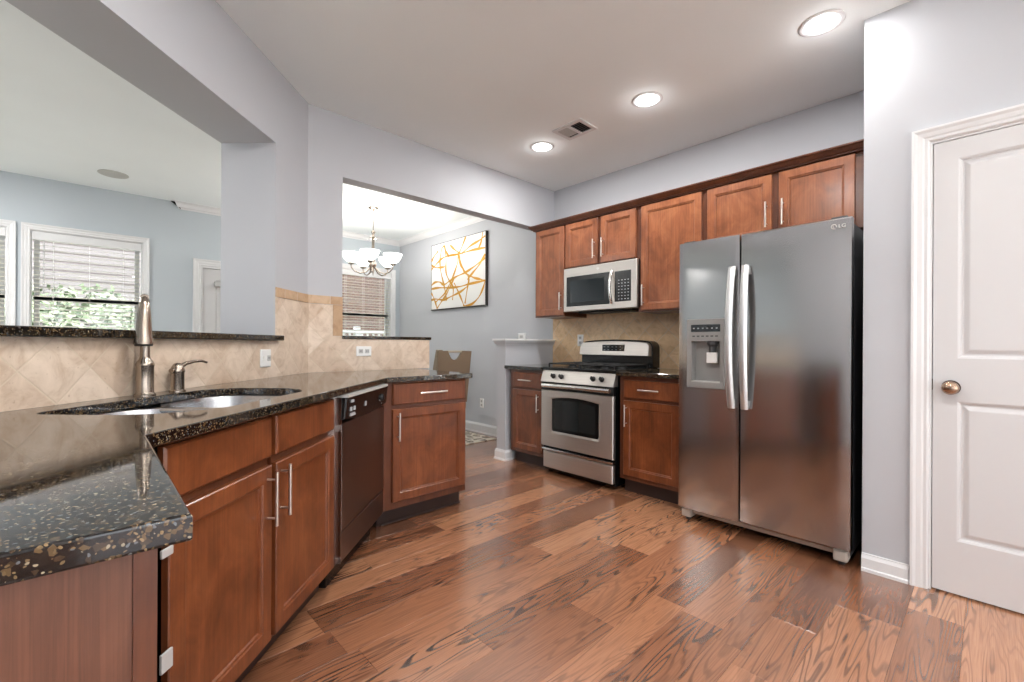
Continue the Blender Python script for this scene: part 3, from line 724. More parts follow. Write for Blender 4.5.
# feet and grille
m = MB(); m.prism([(.030, .078), (.090, .078), (.090, .030), (.048, .046)], .03, FW-.03, 'x'); m.build('base_grille', MT['lgrey2'], fr)
for x in (.012, FW-.075): MB().box(x, x+.063, .016, .095, .022, .080).build('foot_cover', MT['lgrey2'], fr, bevel=.012); MB().lathe([(.016, .001), (.016, .024)], (x+.031, .055, 0), 12).build('foot', MT['blackm'], fr)
for x in (.02, FW-.09): MB().box(x, x+.07, .02, .13, 1.7455, 1.772).build('hinge_cover', MT['dgrey'], fr, bevel=.006)
def text_mesh(name, body, size, mat, parent, loc, rot, ext=.0006, align='CENTER'):
    cu = bpy.data.curves.new(name + '_font', 'FONT'); cu.body = body; cu.size = size; cu.extrude = ext; cu.align_x = align; cu.align_y = 'CENTER'
    t_ = bpy.data.objects.new(name + '_tmp', cu); COL.objects.link(t_); dg = bpy.context.evaluated_depsgraph_get(); dg.update()
    me = bpy.data.meshes.new_from_object(t_.evaluated_get(dg)); me.name = name; bpy.data.objects.remove(t_); bpy.data.curves.remove(cu)
    me.materials.clear(); me.materials.append(mat)
    o = bpy.data.objects.new(name, me); COL.objects.link(o); o.parent = parent; o.location = loc; o.rotation_euler = rot; return o
lx = FY0-.540
m = MB(); m.tube([(lx+.011*math.cos(q*PI/9), -.0115, 1.716+.011*math.sin(q*PI/9)) for q in range(-1, 16)], .0016, 6)
m.box(lx-.004, lx-.002, -.0125, -.0105, 1.710, 1.722); m.box(lx-.004, lx+.002, -.0125, -.0105, 1.710, 1.712)
m.build('logo_emblem', MT['white'], rd)
text_mesh('logo_lettering', 'LG', .026, MT['white'], rd, (lx+.034, -.0085, 1.716), (PI/2, 0, 0))

# ------------------------------------------------------------------ range
RY0, RY1, RX = 2.690, 1.940, 2.874
rg = thing('gas_range', 'stainless steel gas range with a black cooktop and arched oven window', 'stove', (RX, RY0, 0), -PI/2)
RW = RY0 - RY1
MB().box(.004, RW-.004, .035, .66, .03, .885).build('body', MT['black'], rg, bevel=.003)
# drawer
m = MB(); m.rects(.030, RW-.006, .055, .196, [(0, .034), (0, .006), (.005, 0), (.012, -.002)], True, True); dr = m.build('storage_drawer', MT['stove'], rg)
MB().box(.02, RW-.004, -.006, .030, .205, .222).build('drawer_trim', MT['bright'], dr, bevel=.003)
# oven door with arched window
def arch(x0, x1, z0, z1, r=.018, rise=.035, n=12):
    pts = [(x0+r - r*math.cos(t*PI/8), z0+r - r*math.sin(t*PI/8)) for t in range(0, 5)]
    pts += [(x1-r + r*math.sin(t*PI/8), z0+r - r*math.cos(t*PI/8)) for t in range(0, 5)]
    pts += [(x1 - (x1-x0)*i/n, z1-rise + rise*math.sin(PI*(.12+.76*i/n))) for i in range(n+1)]
    return pts
a0, a1, b0, b1 = .004, RW-.004, .240, .722
win = arch(.125, .612, .375, .672)
m = MB(); nW = len(win)
# radial match of the outline rectangle to the window outline
def outer(p, cx, cz, x0, x1, z0, z1):
    dx, dz = p[0]-cx, p[1]-cz; k_ = min([(x1-cx)/dx if dx > 0 else (x0-cx)/dx if dx < 0 else 1e9, (z1-cz)/dz if dz > 0 else (z0-cz)/dz if dz < 0 else 1e9]); return (cx+dx*k_, cz+dz*k_)
wc = (.368, .52)
base_ring = sorted(win, key=lambda p: math.atan2(p[1]-wc[1], p[0]-wc[0]))
corners = [(a0, b0), (a1, b0), (a1, b1), (a0, b1)]
angs = [math.atan2(p[1]-wc[1], p[0]-wc[0]) for p in base_ring]
outr = [outer(p, *wc, a0, a1, b0, b1) for p in base_ring]
for cc in corners:   # snap the nearest outline point onto each corner
    j = min(range(len(outr)), key=lambda q: (outr[q][0]-cc[0])**2 + (outr[q][1]-cc[1])**2); outr[j] = cc
mid_ = [(.12*o[0]+.88*p[0], .12*o[1]+.88*p[1]) for o, p in zip(outr, base_ring)]
m.loft([[(p[0], .034, p[1]) for p in outr], [(p[0], .004, p[1]) for p in outr], [(p[0]+(wc[0]-p[0])*.012, 0, p[1]+(wc[1]-p[1])*.012) for p in outr], [(p[0], 0, p[1]) for p in mid_], [(p[0], .006, p[1]) for p in base_ring]], True, False)
od = m.build('oven_door', MT['stove'], rg)
m = MB(); m.loft([[(p[0], .0055, p[1]) for p in base_ring], [(p[0], .020, p[1]) for p in base_ring]]); m.build('oven_window', MT['black'], od)
gi = [(wc[0]+(p[0]-wc[0])*.87, wc[1]+(p[1]-wc[1])*.83) for p in base_ring]
m = MB(); m.loft([[(p[0], .0040, p[1]) for p in gi], [(p[0], .0054, p[1]) for p in gi]]); m.build('window_glass', MT['ovenglass'], od)
m = MB(); m.tube([(.048, -.036, .764), (RW/2, -.044, .767), (RW-.012, -.036, .764)], .0165, 14)
for x in (.07, RW-.04): m.box(x-.013, x+.013, -.045, .034, .748, .775)
m.build('oven_handle', MT['bright'], od, smooth=50)
MB().box(.004, RW-.004, .006, .034, .726, .790).build('vent_strip', MT['blackm'], rg)
# control panel, slanted
m = MB(); m.prism([(-.006, .793), (.060, .793), (.060, .893), (.028, .893)], 0, RW, 'x'); cp = m.build('control_panel', MT['stove'], rg, bevel=.002)
for x in (.140, .228, RW-.195, RW-.112):
    kn = MB(); kn.lathe([(.021, 0), (.021, -.006), (.016, -.010), (.0145, -.028), (.012, -.031)], n=20, ax='y')
    kn.box(-.004, .004, -.036, -.028, -.014, .014)
    o = kn.build('knob', MT['blackm'], cp, smooth=40); o.location = (x, .010, .843); o.rotation_euler.x = -.33
# cooktop
MB().box(-.002, RW+.002, .020, .655, .8935, .918).build('cooktop', MT['black'], rg, bevel=.005)
for gx in (.035, RW/2+.008):
    m = MB(); x0, x1, y0, y1, z = gx, gx+RW/2-.045, .07, .55, .948
    def bar(p, q, r=.0065): m.tube([p, q], r, 6)
    for x in (x0, x1): bar((x, y0, z), (x, y1, z))
    for y in (y0, (y0+y1)/2, y1): bar((x0, y, z), (x1, y, z))
    for yc in ((y0*3+y1)/4, (y0+y1*3)/4):
        xc = (x0+x1)/2
        bar((x0, yc, z), (xc-.04, yc, z+.003)); bar((x1, yc, z), (xc+.04, yc, z+.003)); bar((xc, yc-.115, z), (xc, yc-.04, z+.003)); bar((xc, yc+.115, z), (xc, yc+.04, z+.003))
    for x in (x0, x1):
        for y in (y0, y1): bar((x, y, z), (x, y, .917), .007)
    m.build('grate', MT['iron'], rg)
    for yc in ((.07*3+.55)/4, (.07+.55*3)/4):
        MB().lathe([(.045, .917), (.043, .925), (.034, .928), (.034, .936), (.030, .939)], ((x0+x1)/2, yc, 0), 20).build('burner', MT['blackm'], rg, smooth=40)
# backguard, curved top corners
def bgp(z0, z1, x0, x1, r): return [(x0, z0), (x1, z0)] + [(x1-r+r*math.cos(t), z1-r+r*math.sin(t)) for t in [i*PI/12 for i in range(7)]] + [(x1-(x1-x0)*f, z1+.014*math.sin(PI*f)) for f in [.2, .35, .5, .65, .8]] + [(x0+r-r*math.sin(t), z1-r+r*math.cos(t)) for t in [i*PI/12 for i in range(7)]]
p_ = bgp(.918, 1.148, .0, RW, .06)
m = MB(); m.prism(p_, .575, .690, 'y'); m.build('backguard', MT['black'], rg, bevel=.004)
q_ = bgp(1.020, 1.136, .006, RW-.012, .045)
m = MB(); m.loft([[(x, .5745, z) for x, z in q_], [(x, .552 - (1.136-z)*.16, z) for x, z in q_], [(RW/2+(x-RW/2)*.985, .544-(1.136-z)*.16, 1.075+(z-1.075)*.93) for x, z in q_]]); bp_ = m.build('display_panel', MT['stove'], rg, smooth=25)
m = MB(); m.rects(.265, .500, 1.055, 1.118, [(0, .5475), (.004, .5295)], False, True); cl_ = m.build('clock_display', MT['glass'], bp_)
m = MB()
for i in range(5):
    for j in range(2): m.box(.285+i*.042, .300+i*.042, .5280, .5294, 1.068+j*.026, 1.072+j*.026)
m.build('display_digits', MT['button'], cl_)

# ------------------------------------------------------------------ microwave
MX, MY0, MY1, MZ0, MZ1 = 3.180, 2.697, 1.935, 1.415, 1.811
mw = thing('microwave', 'stainless steel over-the-range microwave under the short wall cabinet', 'microwave', (MX, MY0, 0), -PI/2)
MW = MY0 - MY1
MB().box(.002, MW-.002, .030, .39, MZ0+.004, MZ1-.0005).build('body', MT['blackm'], mw, bevel=.003)
m = MB(); m.rects(0, MW, MZ0, MZ1-.0005, [(0, .0295), (0, .006), (.005, 0)], True, True); fc = m.build('front_frame', MT['stove'], mw)
m = MB(); m.rects(.036, .505, MZ0+.045, MZ1-.080, [(0, -.0002), (.003, -.003)], False, True); gl = m.build('door_glass', MT['black'], fc)
m = MB(); m.rects(.080, .455, MZ0+.078, MZ1-.118, [(0, -.0032), (.002, -.0042)], False, True); m.build('door_window', MT['glass'], gl)
m = MB(); m.rects(.556, .712, MZ0+.058, MZ1-.085, [(0, -.0002), (.003, -.003)], False, True); kp = m.build('keypad', MT['black'], fc)
m = MB()
for i in range(4):
    for j in range(7): m.box(.592+i*.030, .604+i*.030, -.0044, -.0032, MZ0+.075+j*.026, MZ0+.081+j*.026)
m.build('key_marks', MT['button'], kp)
m = MB(); pts = [(.530, -.004-.034*math.sin(PI*i/12)**.6, MZ0+.048+(MZ1-MZ0-.128)*i/12) for i in range(13)]; m.tube(pts, [.013]*13, 10); m.build('handle', MT['bright'], fc, smooth=60)
m = MB(); m.tube([(.385+.010*math.cos(t*PI/8), -.002, MZ1-.038+.010*math.sin(t*PI/8)) for t in range(17)], .0012, 6); m.build('logo_emblem', MT['white'], fc)
text_mesh('logo_lettering', 'GE', .012, MT['white'], fc, (.385, -.001, MZ1-.038), (PI/2, 0, 0))
m = MB(); m.box(.10, MW-.10, .10, .30, MZ0-.012, MZ0+.003); m.build('vent_grille', MT['blackm'], mw)

# ------------------------------------------------------------------ dishwasher
dw = thing('dishwasher', 'dark steel dishwasher with a black control panel beside the sink cabinet', 'dishwasher', sink_loc(.998, .655), PI/4)
DW = .998 - .395
MB().box(.004, DW-.004, .034, .60, .10, .868).build('body', MT['blackm'], dw)
m = MB(); m.rects(.0, DW, .262, .752, [(0, .033), (0, .004), (.004, 0), (.010, -.001)], True, True); m.build('door', MT['dwdoor'], dw)
# control panel: bottom edge curved
m = MB(); n = 14
pp = [(0, .868), (DW, .868)] + [(DW*(1-i/n), .735 + .022*(1-math.sin(PI*i/n)) + .012) for i in range(n+1)]
m.loft([[(x, .033, z) for x, z in pp], [(x, -.006-(z-.75)*.10, z) for x, z in pp], [(DW/2+(x-DW/2)*.985, -.012-(z-.75)*.10, .80+(z-.80)*.93) for x, z in pp]]); dcp = m.build('control_panel', MT['black'], dw)
m = MB()
for x, z, w_, h_ in [(.05, .80, .018, .018), (.09, .80, .018, .018), (.055, .775, .06, .008), (.055, .785, .05, .004), (.24, .80, .016, .022), (.05, .84, .03, .012)]: m.box(x, x+w_, -.0205-(z-.75)*.10+.003, -.010, z, z+h_)
m.build('button', MT['button'], dcp)
m = MB(); m.lathe([(.020, -.012), (.020, -.022), (.017, -.030), (.013, -.032)], (.50, 0, .81), 20, 'y'); m.build('dial', MT['blackm'], dcp, smooth=40)
m = MB(); [m.tube([(.50+.030*math.cos(a_+.35), -.0185, .81+.030*math.sin(a_+.35)), (.50+.033*math.cos(a_), -.0185, .81+.033*math.sin(a_))], .0015, 5) for a_ in (0.3, 1.2, 2.1, 3.4, 4.6, 5.6)]; m.build('dial_marks', MT['button'], dcp)
m = MB(); m.rects(.0, DW, .118, .256, [(0, .050), (0, .006), (.004, .002)], True, True); m.build('lower_panel', MT['dwdoor'], dw)
MB().box(.01, DW-.01, .075, .59, 0, .117).build('toe_kick', MT['black'], dw)
MB().box(.0, DW-.03, -.032, .030, .8685, .8805).build('top_strip', MT['lgrey'], dw)  # pale grey instead of steel paints in the strip's bright highlight
MB().box(-.003, .0, .0, .033, .118, .868).build('side_trim', MT['bright'], dw)

# ------------------------------------------------------------------ sink
sk = thing('kitchen_sink', 'undermount stainless steel double-bowl sink in the granite counter', 'sink', (PX, PY, 0), PI/4)
def bowl(x0, x1, y0, y1, depth, r, name):
    rings = []
    for ins, z, rr in ((-.012, -.0325, r), (0, -.033, r), (.004, -.05, r), (.012, -depth+.03, r*.95), (.035, -depth, r*.8), (.10, -depth-.004, r*.5)):
        a, b_, c, d = x0+ins, x1-ins, y0+ins, y1-ins; rr = min(rr, (b_-a)/2-.001, (d-c)/2-.001)
        ring = []
        for cx_, cy_, s0 in ((b_-rr, d-rr, 0), (a+rr, d-rr, 90), (a+rr, c+rr, 180), (b_-rr, c+rr, 270)):
            ring += [(cx_+rr*math.cos(math.radians(s0+t_*15)), cy_+rr*math.sin(math.radians(s0+t_*15)), ZC+z) for t_ in range(7)]
        rings.append(ring)
    m = MB(); m.loft(rings, False, True)
    return m.build(name, MT['sink'], sk, smooth=50)
bowl(-1.798, -1.455, -.555, -.120, .20, .14, 'bowl'); bowl(-1.43, -1.062, -.555, -.120, .20, .14, 'bowl')
for x in (-1.63, -1.245): MB().lathe([(.045, ZC-.2035), (.045, ZC-.200), (.030, ZC-.2015), (.02, ZC-.203)], (x, -.335, 0), 20).build('drain', MT['bright'], sk, smooth=40)
m = MB(); m.box(-1.4695, -1.4155, -.50, -.165, ZC-.055, ZC-.0335); m.build('divider', MT['sink'], sk, bevel=.006)

# ------------------------------------------------------------------ faucet
FP = sp(1.354, .052, ZC)
fc_ = thing('kitchen_faucet', 'tall brushed nickel pull-down kitchen faucet standing behind the sink', 'faucet', FP, math.radians(-6))
MB().lathe([(.034, 0), (.034, .004), (.029, .009), (.0275, .012), (.0275, .108), (.029, .112), (.029, .117), (.025, .127), (.018, .137), (.0155, .146), (.0150, .20)], n=28).build('body', MT['nickel'], fc_, smooth=40)
m = MB(); m.tube([(0, 0, .19), (0, 0, .26), (0, -.002, .295), (0, -.010, .328), (0, -.028, .354), (0, -.052, .366), (0, -.072, .362)], [.0148, .0146, .0144, .014, .0138, .0135, .013], 16); m.build('neck', MT['nickel'], fc_, smooth=60)
m = MB(); m.tube([(0, -.066, .366), (0, -.078, .357), (0, -.086, .336), (0, -.092, .31), (0, -.097, .26), (0, -.101, .215), (0, -.102, .203), (0, -.1025, .192)], [.006, .0125, .0165, .0195, .0225, .0255, .0285, .0300], 22); m.build('spray_head', MT['nickel'], fc_, smooth=50)
MB().tube([(0, -.1025, .1915), (0, -.1025, .186)], [.027, .025], 20).build('nozzle', MT['blackm'], fc_)
# lever valve
lv = thing('faucet_lever', 'short brushed nickel side lever right of the tall faucet', 'faucet lever', sp(1.200, .055, ZC), PI/4)
MB().lathe([(.029, 0), (.029, .004), (.024, .008), (.0235, .075), (.026, .080), (.026, .084), (.021, .100), (.014, .112), (.006, .116)], n=24).build('body', MT['nickel'], lv, smooth=40)
m = MB(); m.tube([(.010, 0, .098), (.040, -.004, .112), (.080, -.008, .119), (.120, -.012, .120), (.148, -.015, .112)], [.010, .008, .0065, .0058, .005], 12); m.build('lever', MT['nickel'], lv, smooth=60)
m = MB(); m.lathe([(.010, -.008), (.012, 0), (.010, .008)], (-.026, 0, .085), 12, 'x'); m.build('index_button', MT['nickel'], lv, smooth=50)

# ------------------------------------------------------------------ outlets
def outlet(label, loc, rotz, kind='h', cat='outlet', name='wall_outlet'):
    t = thing(name, label, cat, loc, rotz, 'white wall outlets')
    a, b_ = (.058, .036) if kind == 'h' else (.036, .058)
    if kind == 'sq': a, b_ = .050, .050
    MB().rects(-a, a, -b_, b_, [(0, -.0004), (0, -.004), (.004, -.0065)], True, True).build('plate', MT['white'], t)
    for q in ((-.024, .024) if kind != 'sq' else (-.027, .027)):
        cx_, cz_ = (q, 0) if kind in 'h sq' else (0, q)
        if kind == 'sq' and q < 0:
            o = MB().box(cx_-.005, cx_+.005, -.016, -.0066, -.006, .012).build('switch', MT['white'], t); continue
        o = MB().rects(cx_-.017, cx_+.017, cz_-.015, cz_+.015, [(0, -.0066), (.002, -.0085)], False, True).build('socket', MT['lgrey'], t)
        m = MB(); m.box(cx_-.007, cx_-.004, -.0092, -.0086, cz_-.004, cz_+.006); m.box(cx_+.004, cx_+.007, -.0092, -.0086, cz_-.004, cz_+.006); m.build('slot', MT['blackm'], o)
    return t
outlet('white double switch and outlet plate on the tiles behind the sink, below the ledge end', sp(.508, .0105, 1.028), PI/4, 'sq')
outlet('white horizontal outlet plate on the tiled half wall above the counter', (1.463, YO-tt-.0005, 1.058), 0, 'h')
outlet('white vertical outlet on the tiles left of the range backguard', (XF-tt-.0005, 2.80, 1.158), -PI/2, 'v')
outlet('white vertical outlet low on the dining room wall left of the knee wall', (XF-.0005, 4.36, .376), -PI/2, 'v')
th = thing('thermostat', 'small white thermostat on the blue-grey wall above the knee wall cap', 'thermostat', (XF-.0005, 3.634, 1.20), -PI/2)
MB().rects(-.055, .055, -.04, .04, [(0, -.0005), (0, -.018), (.006, -.024)], True, True).build('housing', MT['white'], th)
MB().box(-.025, .025, -.0255, -.0242, -.012, .016).build('screen', MT['lgrey'], th)

# ------------------------------------------------------------------ ceiling fixtures
lens_m = emis('light_lens', (255, 250, 244), 9)
def can_light(label, x, y, on=True, power=CAN_W):
    t = thing('recessed_light', label, 'ceiling light', (x, y, H), group='recessed ceiling lights')
    MB().lathe([(.098, -.0005), (.098, -.004), (.090, -.008), (.076, -.005), (.074, -.0005)], n=36, cap0=False, cap1=False).build('trim_ring', MT['trim'], t, smooth=40)
    MB().lathe([(.0735, -.0010), (.0735, -.0042)], n=36).build('lens', lens_m if on else MT['lgrey'], t)
    if on:
        ld = bpy.data.lights.new('can_lamp', 'AREA'); ld.shape = 'DISK'; ld.size = .13; ld.energy = power; ld.color = (1, .985, .965)
        lo = bpy.data.objects.new('lamp', ld); COL.objects.link(lo); lo.parent = t; lo.location = (0, 0, -.012)
        lp = bpy.data.lights.new('can_glow', 'POINT'); lp.energy = .6; lp.shadow_soft_size = .03; lo2 = bpy.data.objects.new('lamp_halo', lp); COL.objects.link(lo2); lo2.parent = t; lo2.location = (0, 0, -.05)  # bare point light added under the lens for a halo on the ceiling
    return t
can_light('round recessed ceiling light nearest the pantry door, at the top right', 2.683, .585, power=8)
can_light('middle one of the row of round recessed lights, right of the ceiling vent', 2.683, 1.56)
can_light('farthest round recessed ceiling light, left of the ceiling vent', 2.698, 2.527)
can_light('recessed light in the ceiling above the sink side of the floor', .70, 1.05, power=18)
can_light('recessed light in the ceiling above the near peninsula corner', .70, .0, power=18)
can_light('added recessed fill light behind the camera nearer the peninsula', .75, -1.2)  # unseen lamp added as fill behind the camera
can_light('added recessed fill light in the living room ceiling near the far windows', -1.3, 5.2, power=36)  # unseen lamp added to brighten the living room and its ceiling
can_light('added recessed fill light in the living room ceiling near the sink wall', -1.6, 3.4, power=36)  # unseen too, added for more light in the living room
can_light('added recessed fill light behind the camera nearer the pantry', 2.2, -1.5)  # unseen fill lamp added on the pantry side
can_light('added recessed fill light in the ceiling of the rear left corner', -.6, -2.2)  # unseen fill lamp added for the rear corner
v = thing('ceiling_vent', 'rectangular white ceiling vent grille with two dark louvre openings', 'vent', (2.655, 2.150, H), 0)
m = MB(); frame = [(-.125, .125, -.155, .155)]
m.box(-.105, -.075, -.135, .135, -.010, -.0005); m.box(.075, .105, -.135, .135, -.010, -.0005); m.box(-.075, .075, -.135, -.105, -.010, -.0005); m.box(-.075, .075, .105, .135, -.010, -.0005); m.box(-.075, .075, -.012, .012, -.010, -.0005)
m.build('frame', MT['trim'], v, bevel=.002)
MB().box(-.075, .075, -.105, .105, -.0018, -.0006).build('duct_opening', MT['hole'], v)
for sgn in (-1, 1):
    m = MB()
    for i in range(6):
        x = -.066 + i*.0225; m.prism([(x, -.0098), (x+.004, -.0098), (x+.004-.014*sgn, -.0024), (x-.014*sgn, -.0024)], .014 if sgn > 0 else -.104, .104 if sgn > 0 else -.014, 'y')
    m.build('louvre', MT['lgrey'] if sgn > 0 else MT['dgrey'], v)  # one half pale, the other dark: their different lighting painted in
sk_ = thing('ceiling_speaker', 'flat round off-white ceiling disc in the living room', 'speaker', (.145, 5.80, H))
MB().lathe([(.115, -.0005), (.115, -.005), (.108, -.008), (.100, -.006), (.01, -.006)], n=36, cap0=False).build('grille', simple('speaker_grille', (190, 190, 186), .7), sk_, smooth=40)
# ------------------------------------------------------------------ chandelier
shade_m = emis('opal_glass', (255, 252, 246), 3.0)
CH = Vector((2.45, 5.05, H))
ch = thing('chandelier', 'brushed metal chandelier with white glass bowl shades hanging in the dining room', 'chandelier', CH)
MB().lathe([(.062, -.0005), (.060, -.010), (.040, -.022), (.014, -.028), (.012, -.040)], n=24, cap0=False).build('canopy', MT['nickel'], ch, smooth=50)
MB().tube([(0, 0, -.035), (0, 0, -.28)], .006, 8).build('rod', MT['nickel'], ch)
MB().lathe([(.006, -.27), (.022, -.285), (.024, -.300), (.012, -.315), (.018, -.345), (.040, -.362), (.040, -.370), (.017, -.385), (.017, -.62), (.034, -.655), (.040, -.685), (.030, -.715), (.012, -.735), (.016, -.755), (.006, -.790), (.003, -.815)], n=20).build('column', MT['nickel'], ch, smooth=50)
for i in range(5):
    a = 2*PI*i/5 + .35; ca, sa = math.cos(a), math.sin(a)
    pts = [(.03, -.72), (.08, -.775), (.15, -.795), (.21, -.775), (.245, -.735), (.25, -.700)]
    arm = MB().tube([(r*ca, r*sa, z) for r, z in pts], .0075, 8).build('arm', MT['nickel'], ch, smooth=60)
    MB().lathe([(.010, -.705), (.034, -.693), (.036, -.680), (.020, -.675)], (.25*ca, .25*sa, 0), 16).build('cup', MT['nickel'], arm, smooth=50)
    MB().lathe([(.030, -.675), (.055, -.660), (.085, -.625), (.100, -.590), (.112, -.565), (.109, -.564), (.096, -.590), (.080, -.621), (.050, -.653), (.028, -.665)], (.25*ca, .25*sa, 0), 24, cap0=True, cap1=True).build('shade', shade_m, arm, smooth=60)
    ld = bpy.data.lights.new('bulb', 'POINT'); ld.energy = CHAND_W; ld.shadow_soft_size = .03; ld.color = (1, .96, .9)
    lo = bpy.data.objects.new('bulb', ld); COL.objects.link(lo); lo.parent = ch; lo.location = (.25*ca, .25*sa, -.54)

# ------------------------------------------------------------------ picture
pc = thing('wall_picture', 'large white canvas with looping gold brush lines on the dining room wall', 'picture', (XF-.001, 5.47, 0), -PI/2)
PWd, pz0, pz1 = 5.47-4.265, 1.605, 2.515
MB().rects(0, PWd, pz0, pz1, [(0, 0), (0, -.030), (.004, -.034)], True, True).build('canvas', simple('white_canvas', (240, 239, 236), .7, bump=.3, bscale=500), pc)
m = MB(); m.box(-.006, -.0005, -.033, 0, pz0-.008, pz1+.006); m.box(PWd+.0005, PWd+.012, -.036, 0, pz0-.008, pz1+.006); m.box(-.006, PWd+.012, -.036, 0, pz0-.014, pz0-.0005); m.box(-.006, PWd+.012, -.033, 0, pz1+.0005, pz1+.006)
m.build('frame_edge', simple('dark_edge', (62, 58, 54), .6), pc)
# gold strokes in picture fractions (u right, v up)
strokes = [
 [(0, .72), (.05, .80), (.14, .88)], [(0, .66), (.10, .60), (.22, .585), (.28, .585)], [(0, .58), (.10, .66), (.22, .735), (.34, .755), (.55, .745), (.80, .755), (1, .745)],
 [(.22, .92), (.18, .75), (.19, .55), (.24, .35), (.29, .15), (.31, .0)], [(.22, .92), (.27, .93), (.30, .72), (.30, .5), (.35, .36), (.44, .2), (.43, .0)],
 [(.27, .90), (.35, .75), (.34, .78)], [(.38, .93), (.46, .84), (.55, .76)], [(.67, 1), (.60, .85), (.54, .73), (.52, .6), (.45, .42), (.36, .25), (.27, .12), (.10, 0)],
 [(.54, .73), (.60, .55), (.66, .42), (.80, .32), (.92, .27), (1, .24)], [(.60, .74), (.75, .83), (.90, .88), (1, .93)], [(.96, 1), (.93, .85), (.88, .75)],
 [(0, .30), (.08, .345), (.18, .335), (.26, .28), (.38, .33), (.50, .38), (.66, .42), (.82, .49), (1, .59)], [(0, .235), (.15, .24), (.35, .215), (.55, .205), (.75, .225), (1, .24)],
 [(0, .04), (.10, .05), (.25, .02), (.40, .06), (.58, .12), (.70, .19)], [(.0, .17), (.05, .08), (.10, -.04), (.12, -.12)],
 [(.12, -.12), (.22, .0), (.32, .12), (.40, .26), (.46, .36)], [(.46, .28), (.55, .1), (.62, -.06), (.64, -.12)], [(.64, -.12), (.78, -.10), (.90, .0), (.97, .14), (1, .25)],
 [(.56, .72), (.58, .55), (.72, .34), (.70, .15), (.66, -.08)], [(1, .65), (.90, .5), (.80, .40), (.70, .30)]]
gold = simple('gold_paint', (206, 150, 46), .35, .3)
def cr(pts, n=10):
    P = [pts[0]] + pts + [pts[-1]]; out = []
    for i in range(1, len(P)-2):
        for k in range(n):
            t_ = k/n; out.append(tuple(.5*((2*P[i][c]) + (-P[i-1][c]+P[i+1][c])*t_ + (2*P[i-1][c]-5*P[i][c]+4*P[i+1][c]-P[i+2][c])*t_*t_ + (-P[i-1][c]+3*P[i][c]-3*P[i+1][c]+P[i+2][c])*t_**3) for c in (0, 1)))
    out.append(pts[-1]); return out
m = MB()
for si, st in enumerate(strokes):
    st = [(u_, (v_+.13)/1.13) for u_, v_ in st]; q = cr(st); L_, R_ = [], []
    for i, (a, b_) in enumerate(q):
        c, d = q[min(i+1, len(q)-1)]; e, f_ = q[max(i-1, 0)]; dx, dz = (c-e)*PWd, (d-f_)*(pz1-pz0); ln = math.hypot(dx, dz) or 1
        wd = .0145*(.8+.35*math.sin(i*.35+si)); x = min(PWd-.006, max(.006, a*PWd)); z = min(pz1-.006, max(pz0+.006, pz0 + b_*(pz1-pz0)))
        L_.append((x-dz/ln*wd, z+dx/ln*wd)); R_.append((x+dz/ln*wd, z-dx/ln*wd))
    y = -.0345 - si*.00008
    m.loft([[(a[0], y, a[1]), (b_[0], y, b_[1]), (b_[0], y-.0012, b_[1]), (a[0], y-.0012, a[1])] for a, b_ in zip(L_, R_)])
m.build('gold_line_art', gold, pc)

# ------------------------------------------------------------------ dining chairs, rug
fab = simple('chair_fabric', (122, 104, 84), .75, bump=.4, bscale=400); fabl = simple('chair_back_piping', (176, 164, 146), .7)
def make_chair(label, loc, rotz):
    t = thing('dining_chair', label, 'chair', loc, rotz, 'dining chairs')
    # faces +y (towards the table); back at -y
    m = MB(); m.box(-.19, .19, -.20, .22, .40, .48); m.build('seat', fab, t, bevel=.02, bseg=3)
    hw, z0, z1 = .183, .485, 1.035
    def yb(z): return -.235 - (z-.48)*.16
    def xw(z): return hw - .012*(1-(z-z0)/(z1-z0))
    m = MB(); top = z1
    n = 18; cut = []                                        # dished cut-out in the top edge under a thin bar
    cols_ = [(-1 + 2*i/n) for i in range(n+1)]
    front, back = [], []
    def ztop(u_):
        return z1 - .004*u_*u_ - (.085*math.sqrt(max(0, 1-(u_/.36)**2)) + .012 if abs(u_) < .36 else 0)
    rings = []
    for u_ in cols_ + []:
        zt_ = ztop(u_); zs = [z0, (z0+zt_)/2, zt_]
        ring = [(u_*xw(z), yb(z)+.022, z) for z in zs] + [(u_*xw(z), yb(z)-.022, z) for z in zs[::-1]]
        rings.append(ring)
    m.loft(rings); m.build('backrest', fab, t, smooth=40)
    m = MB(); m.tube([(-.095, yb(z1-.008), z1-.010), (.095, yb(z1-.008), z1-.010)], .012, 10); m.build('grip_bar', fabl, t)
    for sx in (-1, 1):
        for sy in (-1, 1): m = MB(); m.tube([(sx*.165, sy*.17, .405), (sx*.165, sy*.18, 0)], [.022, .014], 8); m.build('leg', simple('chair_leg', (74, 52, 40), .4) if 'chair_leg' not in bpy.data.materials else bpy.data.materials['chair_leg'], t)
    return t
make_chair('taupe dining chair with a dished handle cut-out, standing behind the counter end', (2.83, 4.12, .0105), math.radians(-14))
make_chair('second taupe dining chair, half hidden behind the nearer chair', (2.77, 4.69, .0105), math.radians(62))
def rug_mat():
    m, nt, b = new_mat('rug'); g = N(nt); tc = g.n('TexCoord').outputs['Object']
    v = g.n('TexVoronoi', feature='DISTANCE_TO_EDGE'); v.inputs['Scale'].default_value = 9; g.l(g.mapping(tc, (1, 1, 1)), v.inputs['Vector'])
    n = g.noise(tc, 14, 3, .6, 1.5)
    col = g.mix(g.ramp(v.outputs['Distance'], [(.08, (0, 0, 0, 1)), (.12, (1, 1, 1, 1))]), s2l((208, 200, 186)), g.ramp(n, [(.4, s2l((92, 84, 78))), (.6, s2l((170, 158, 142)))]))
    g.l(col, b.inputs['Base Color']); b.inputs['Roughness'].default_value = .95; return m
tag(MB().box(1.55, 3.47, 3.95, 6.1, .0005, .010).build('area_rug', rug_mat(), bevel=.003), 'patterned grey and cream rug on the dining room floor', 'rug')

